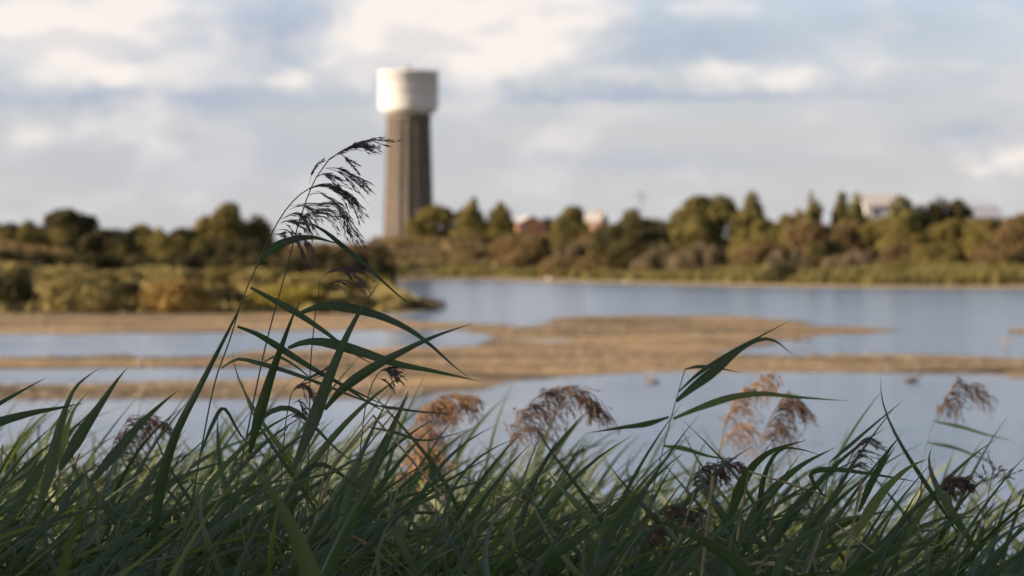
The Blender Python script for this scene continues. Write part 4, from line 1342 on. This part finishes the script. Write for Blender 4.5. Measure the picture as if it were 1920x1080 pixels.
    reed('reed with two broad blades leaning right, near the lone pale-stemmed plume', 5.6, [(1600, 1080), (1615, 1020), (1630, 980)],
         leaves=[([(1600, 1010), (1650, 930), (1700, 880), (1740, 860)], 26, {'tilt': .1}), ([(1610, 960), (1640, 890), (1670, 840), (1686, 822)], 17, {'tilt': .2}), ([(1620, 930), (1650, 880), (1680, 835)], 15, {'tilt': .3})], seed=27)


build_hero_reeds()


def reed_prototype(k):
    """local reed, 1.75 m tall, blown towards +X; returns stem (V,F) and leaves [(V,F,uv)]"""
    g = np.random.default_rng(300 + k)
    H = 1.62
    lean = g.uniform(0.12, 0.24)
    z = np.linspace(0, 1, 12)
    C = np.stack([lean * H * z ** 1.8, g.normal(0, .03) * z ** 2, H * z * (1 - .03 * z)], -1)
    stem = tube(C, np.linspace(.0035, .0015, 12), 5)
    leaves = []
    nl = 17
    for i in range(nl):
        t = 0.34 + 0.66 * (i + g.uniform(0, .8)) / nl
        t = min(t, 0.995)
        j = min(int(t * 11), 10); p = C[j] + (C[j + 1] - C[j]) * (t * 11 - j)
        L = g.uniform(0.26, 0.50) * (1 - 0.25 * abs(t - .75))
        side = (-1) ** i
        el = R(g.uniform(20, 64)) if g.random() < .70 else R(g.uniform(-18, 28))
        az = side * R(g.uniform(0, 75))
        if g.random() < 0.16: az += math.pi * 0.8                    # a few point upwind
        droop = g.uniform(0.0, 0.45) if g.random() < .72 else g.uniform(.5, 1.3)
        kink = int(g.integers(4, 8)) if g.random() < .16 else 99     # some blades are snapped over
        P = [p]; n = 10
        for s in range(n):
            e = el - droop * (s / n) ** 1.6 * 1.5 - (1.1 if s >= kink else 0)
            a = az * (1 - 0.55 * s / n)
            P.append(P[-1] + np.array([math.cos(e) * math.cos(a), math.cos(e) * math.sin(a), math.sin(e)]) * L / n)
        leaves.append(leaf_geo(np.array(P), g.uniform(.007, .0215), g.uniform(-.9, .9), view=(g.normal() * .3, 1, g.normal() * .3), twist=g.uniform(-1.0, 1.0)))
    return stem, leaves


def build_reed_bed():
    NP = 22
    protos = [reed_prototype(k) for k in range(NP)]
    g = np.random.default_rng(55)
    skyline = np.array([(-900, 830), (0, 812), (200, 822), (400, 805), (600, 800), (720, 828), (900, 832), (1000, 850), (1100, 850), (1300, 862), (1450, 850), (1560, 872), (1750, 892), (1920, 915), (2900, 930)])
    spots = []
    for Y in np.arange(4.1, 11.6, 0.115):
        half = 0.19 * Y + 1.1
        dens = 0.15 if Y < 4.8 else (0.078 if Y < 7 else 0.105)
        for X in np.arange(-half, half, dens):
            x = X + g.uniform(-.06, .06); y = Y + g.uniform(-.06, .06)
            if Y < 4.9 and g.random() < 0.6: continue
            px = 960 + (x + 0.28) / y * FPX
            yt = np.interp(px, skyline[:, 0], skyline[:, 1]) - 80 + 4.5 * max(0, y - 6) + max(0, 5.4 - y) * 190
            # ragged canopy, a little lower and thinner where water glints through on the right
            if y > 6.5 and g.random() < 0.25 + 0.40 * float(ss(850, 1500, px)): continue
            if 5.7 < y < 9 and min(abs(px - 790), abs(px - 1030), abs(px - 1400)) < 65 and g.random() < .6: yt += 75
            ztop = CAM_Z - (yt - 490) / FPX * y + g.normal(-0.04, .055) - (g.random() < .3) * 0.12
            zg = float(bank_h(y))
            sc = (ztop - zg) / 1.86
            if sc < 0.4: continue
            spots.append((x, y, zg, sc, g.normal(0, .45), int(g.integers(NP)), px))
    near = sorted([s for s in spots if -40 < s[6] < 2000], key=lambda s: s[1])[:262]
    chosen = set(id(s) for s in near)
    # the reeds that show largest: things of their own, sharing meshes
    meshes = []
    for stem, leaves in protos:
        so = quads_obj('stem', stem[0], stem[1], M['stem'], smooth=True)
        lo = [quads_obj('leaf', V, F, M['leaf'], uvs=uv, smooth=True) for V, F, uv in leaves]
        meshes.append((so.data, [o.data for o in lo]))
        for o in [so] + lo: bpy.data.objects.remove(o)
    for x, y, zg, sc, rz, k, px in near:
        root = empty('bed_reed', (x, y, zg), 'leafy green reed without plume in the dense front reed bed', 'reed', 'leafy reeds of the front reed bed')
        root.rotation_euler.z = rz
        root.scale = (sc, sc, sc)
        sm, lms = meshes[k]
        link(bpy.data.objects.new('stem', sm), root)
        for lm in lms:
            link(bpy.data.objects.new('leaf', lm), root)
    # last year's stalks, straw coloured, some snapped
    for k in range(26):
        y = g.uniform(4.9, 7.4); px = g.uniform(20, 1900)
        x = (px - 960) / FPX * y - 0.25
        zg = float(bank_h(y))
        H = CAM_Z - (np.interp(px, skyline[:, 0], skyline[:, 1]) + g.uniform(-10, 130) - 490) / FPX * y - zg
        root = empty('dead_reed', (x, y, zg), 'straw-coloured dead reed stalk among the green leaves of the front reed bed', 'reed', 'dead stalks in the front reed bed')
        ln = g.uniform(.05, .28)
        pts = [(0, 0, -.03), (ln * .25 * H, 0, H * .5), (ln * H * .8, g.normal() * .04, H)]
        if k % 3 == 0: pts.append((ln * H * .8 + g.uniform(.08, .2), 0, H - g.uniform(.0, .12)))
        V, F = tube(smooth_path(pts, 14), np.linspace(.0036, .0022, 14), 6)
        quads_obj('stem', V, F, M['straw'], root, smooth=True)
        p0 = np.array(pts[2]) - np.array([ln * .12, 0, .18])
        for q in range(2):
            e = g.uniform(-.5, .5)
            P = [p0 - np.array([0, 0, .12 * q]) + np.array([math.cos(e), g.normal() * .1, math.sin(e) - .35 * s_ * .3]) * .026 * s_ for s_ in range(9)]
            V, F, uv = leaf_geo(np.array(P), .009, g.uniform(-.8, .8), twist=1.2)
            quads_obj('leaf', V, F, M['straw'], root, uvs=uv, smooth=True)
    # the rest of the bed: one mass
    cat = []
    for stem, leaves in protos:
        V, F = stem; uv = np.zeros((len(V), 2)); uv[:, 0] = .3; uv[:, 1] = .3
        Vs, Fs, U = [V], [F], [uv]; k = len(V)
        for a, b, c in leaves:
            Vs.append(a); Fs.append(b + k); U.append(c); k += len(a)
        cat.append((np.concatenate(Vs), np.concatenate(Fs), np.concatenate(U)))
    Vs, Fs, U, k = [], [], [], 0
    for s in spots:
        if id(s) in chosen: continue
        x, y, zg, sc, rz, q, px = s
        V, F, uv = cat[q]
        c, sn = math.cos(rz), math.sin(rz)
        W = np.stack([(V[:, 0] * c - V[:, 1] * sn) * sc + x, (V[:, 0] * sn + V[:, 1] * c) * sc + y, V[:, 2] * sc + zg], -1)
        Vs.append(W); Fs.append(F + k); U.append(uv); k += len(W)
    o = quads_obj('reed_bed', np.concatenate(Vs), np.concatenate(Fs), M['leaf'], uvs=np.concatenate(U), smooth=True)
    tag(o, 'dense green reed bed along the near bank', 'reeds', kind='stuff')
    print('reeds', len(spots), 'near', len(near))


build_reed_bed()

# ------------------------------------------------------------------ trees on the bank to the left, outside the view, that shade the front reeds


def build_shade_trees():
    for k, (x, y, w, h) in enumerate([(-18, 1.0, 6.0, 12), (-18.5, -3.6, 6.5, 12.5), (-18, -8.0, 6.5, 12), (-23.5, -1.2, 6, 13.5), (-23.5, -6.5, 7, 13.5)]):
        g = np.random.default_rng(700 + k)
        zg = float(bank_h(y)) - .1
        root = empty('bank_tree', (x, y, zg), 'leafy bank tree outside the view that shades the front reeds', 'tree', 'trees on the near bank outside the view')
        V, F = crown_mesh(make_lobes('bush', w, h, g), 9, 0.42, 700 + k)
        quads_obj('crown', V, F, M['olive'], root)
        V, F = tube([(0, 0, -.2), (.1, 0, h * .4), (0, .1, h * .8)], [.28, .2, .06], 8)
        quads_obj('trunk', V, F, M['bark'], root)


build_shade_trees()
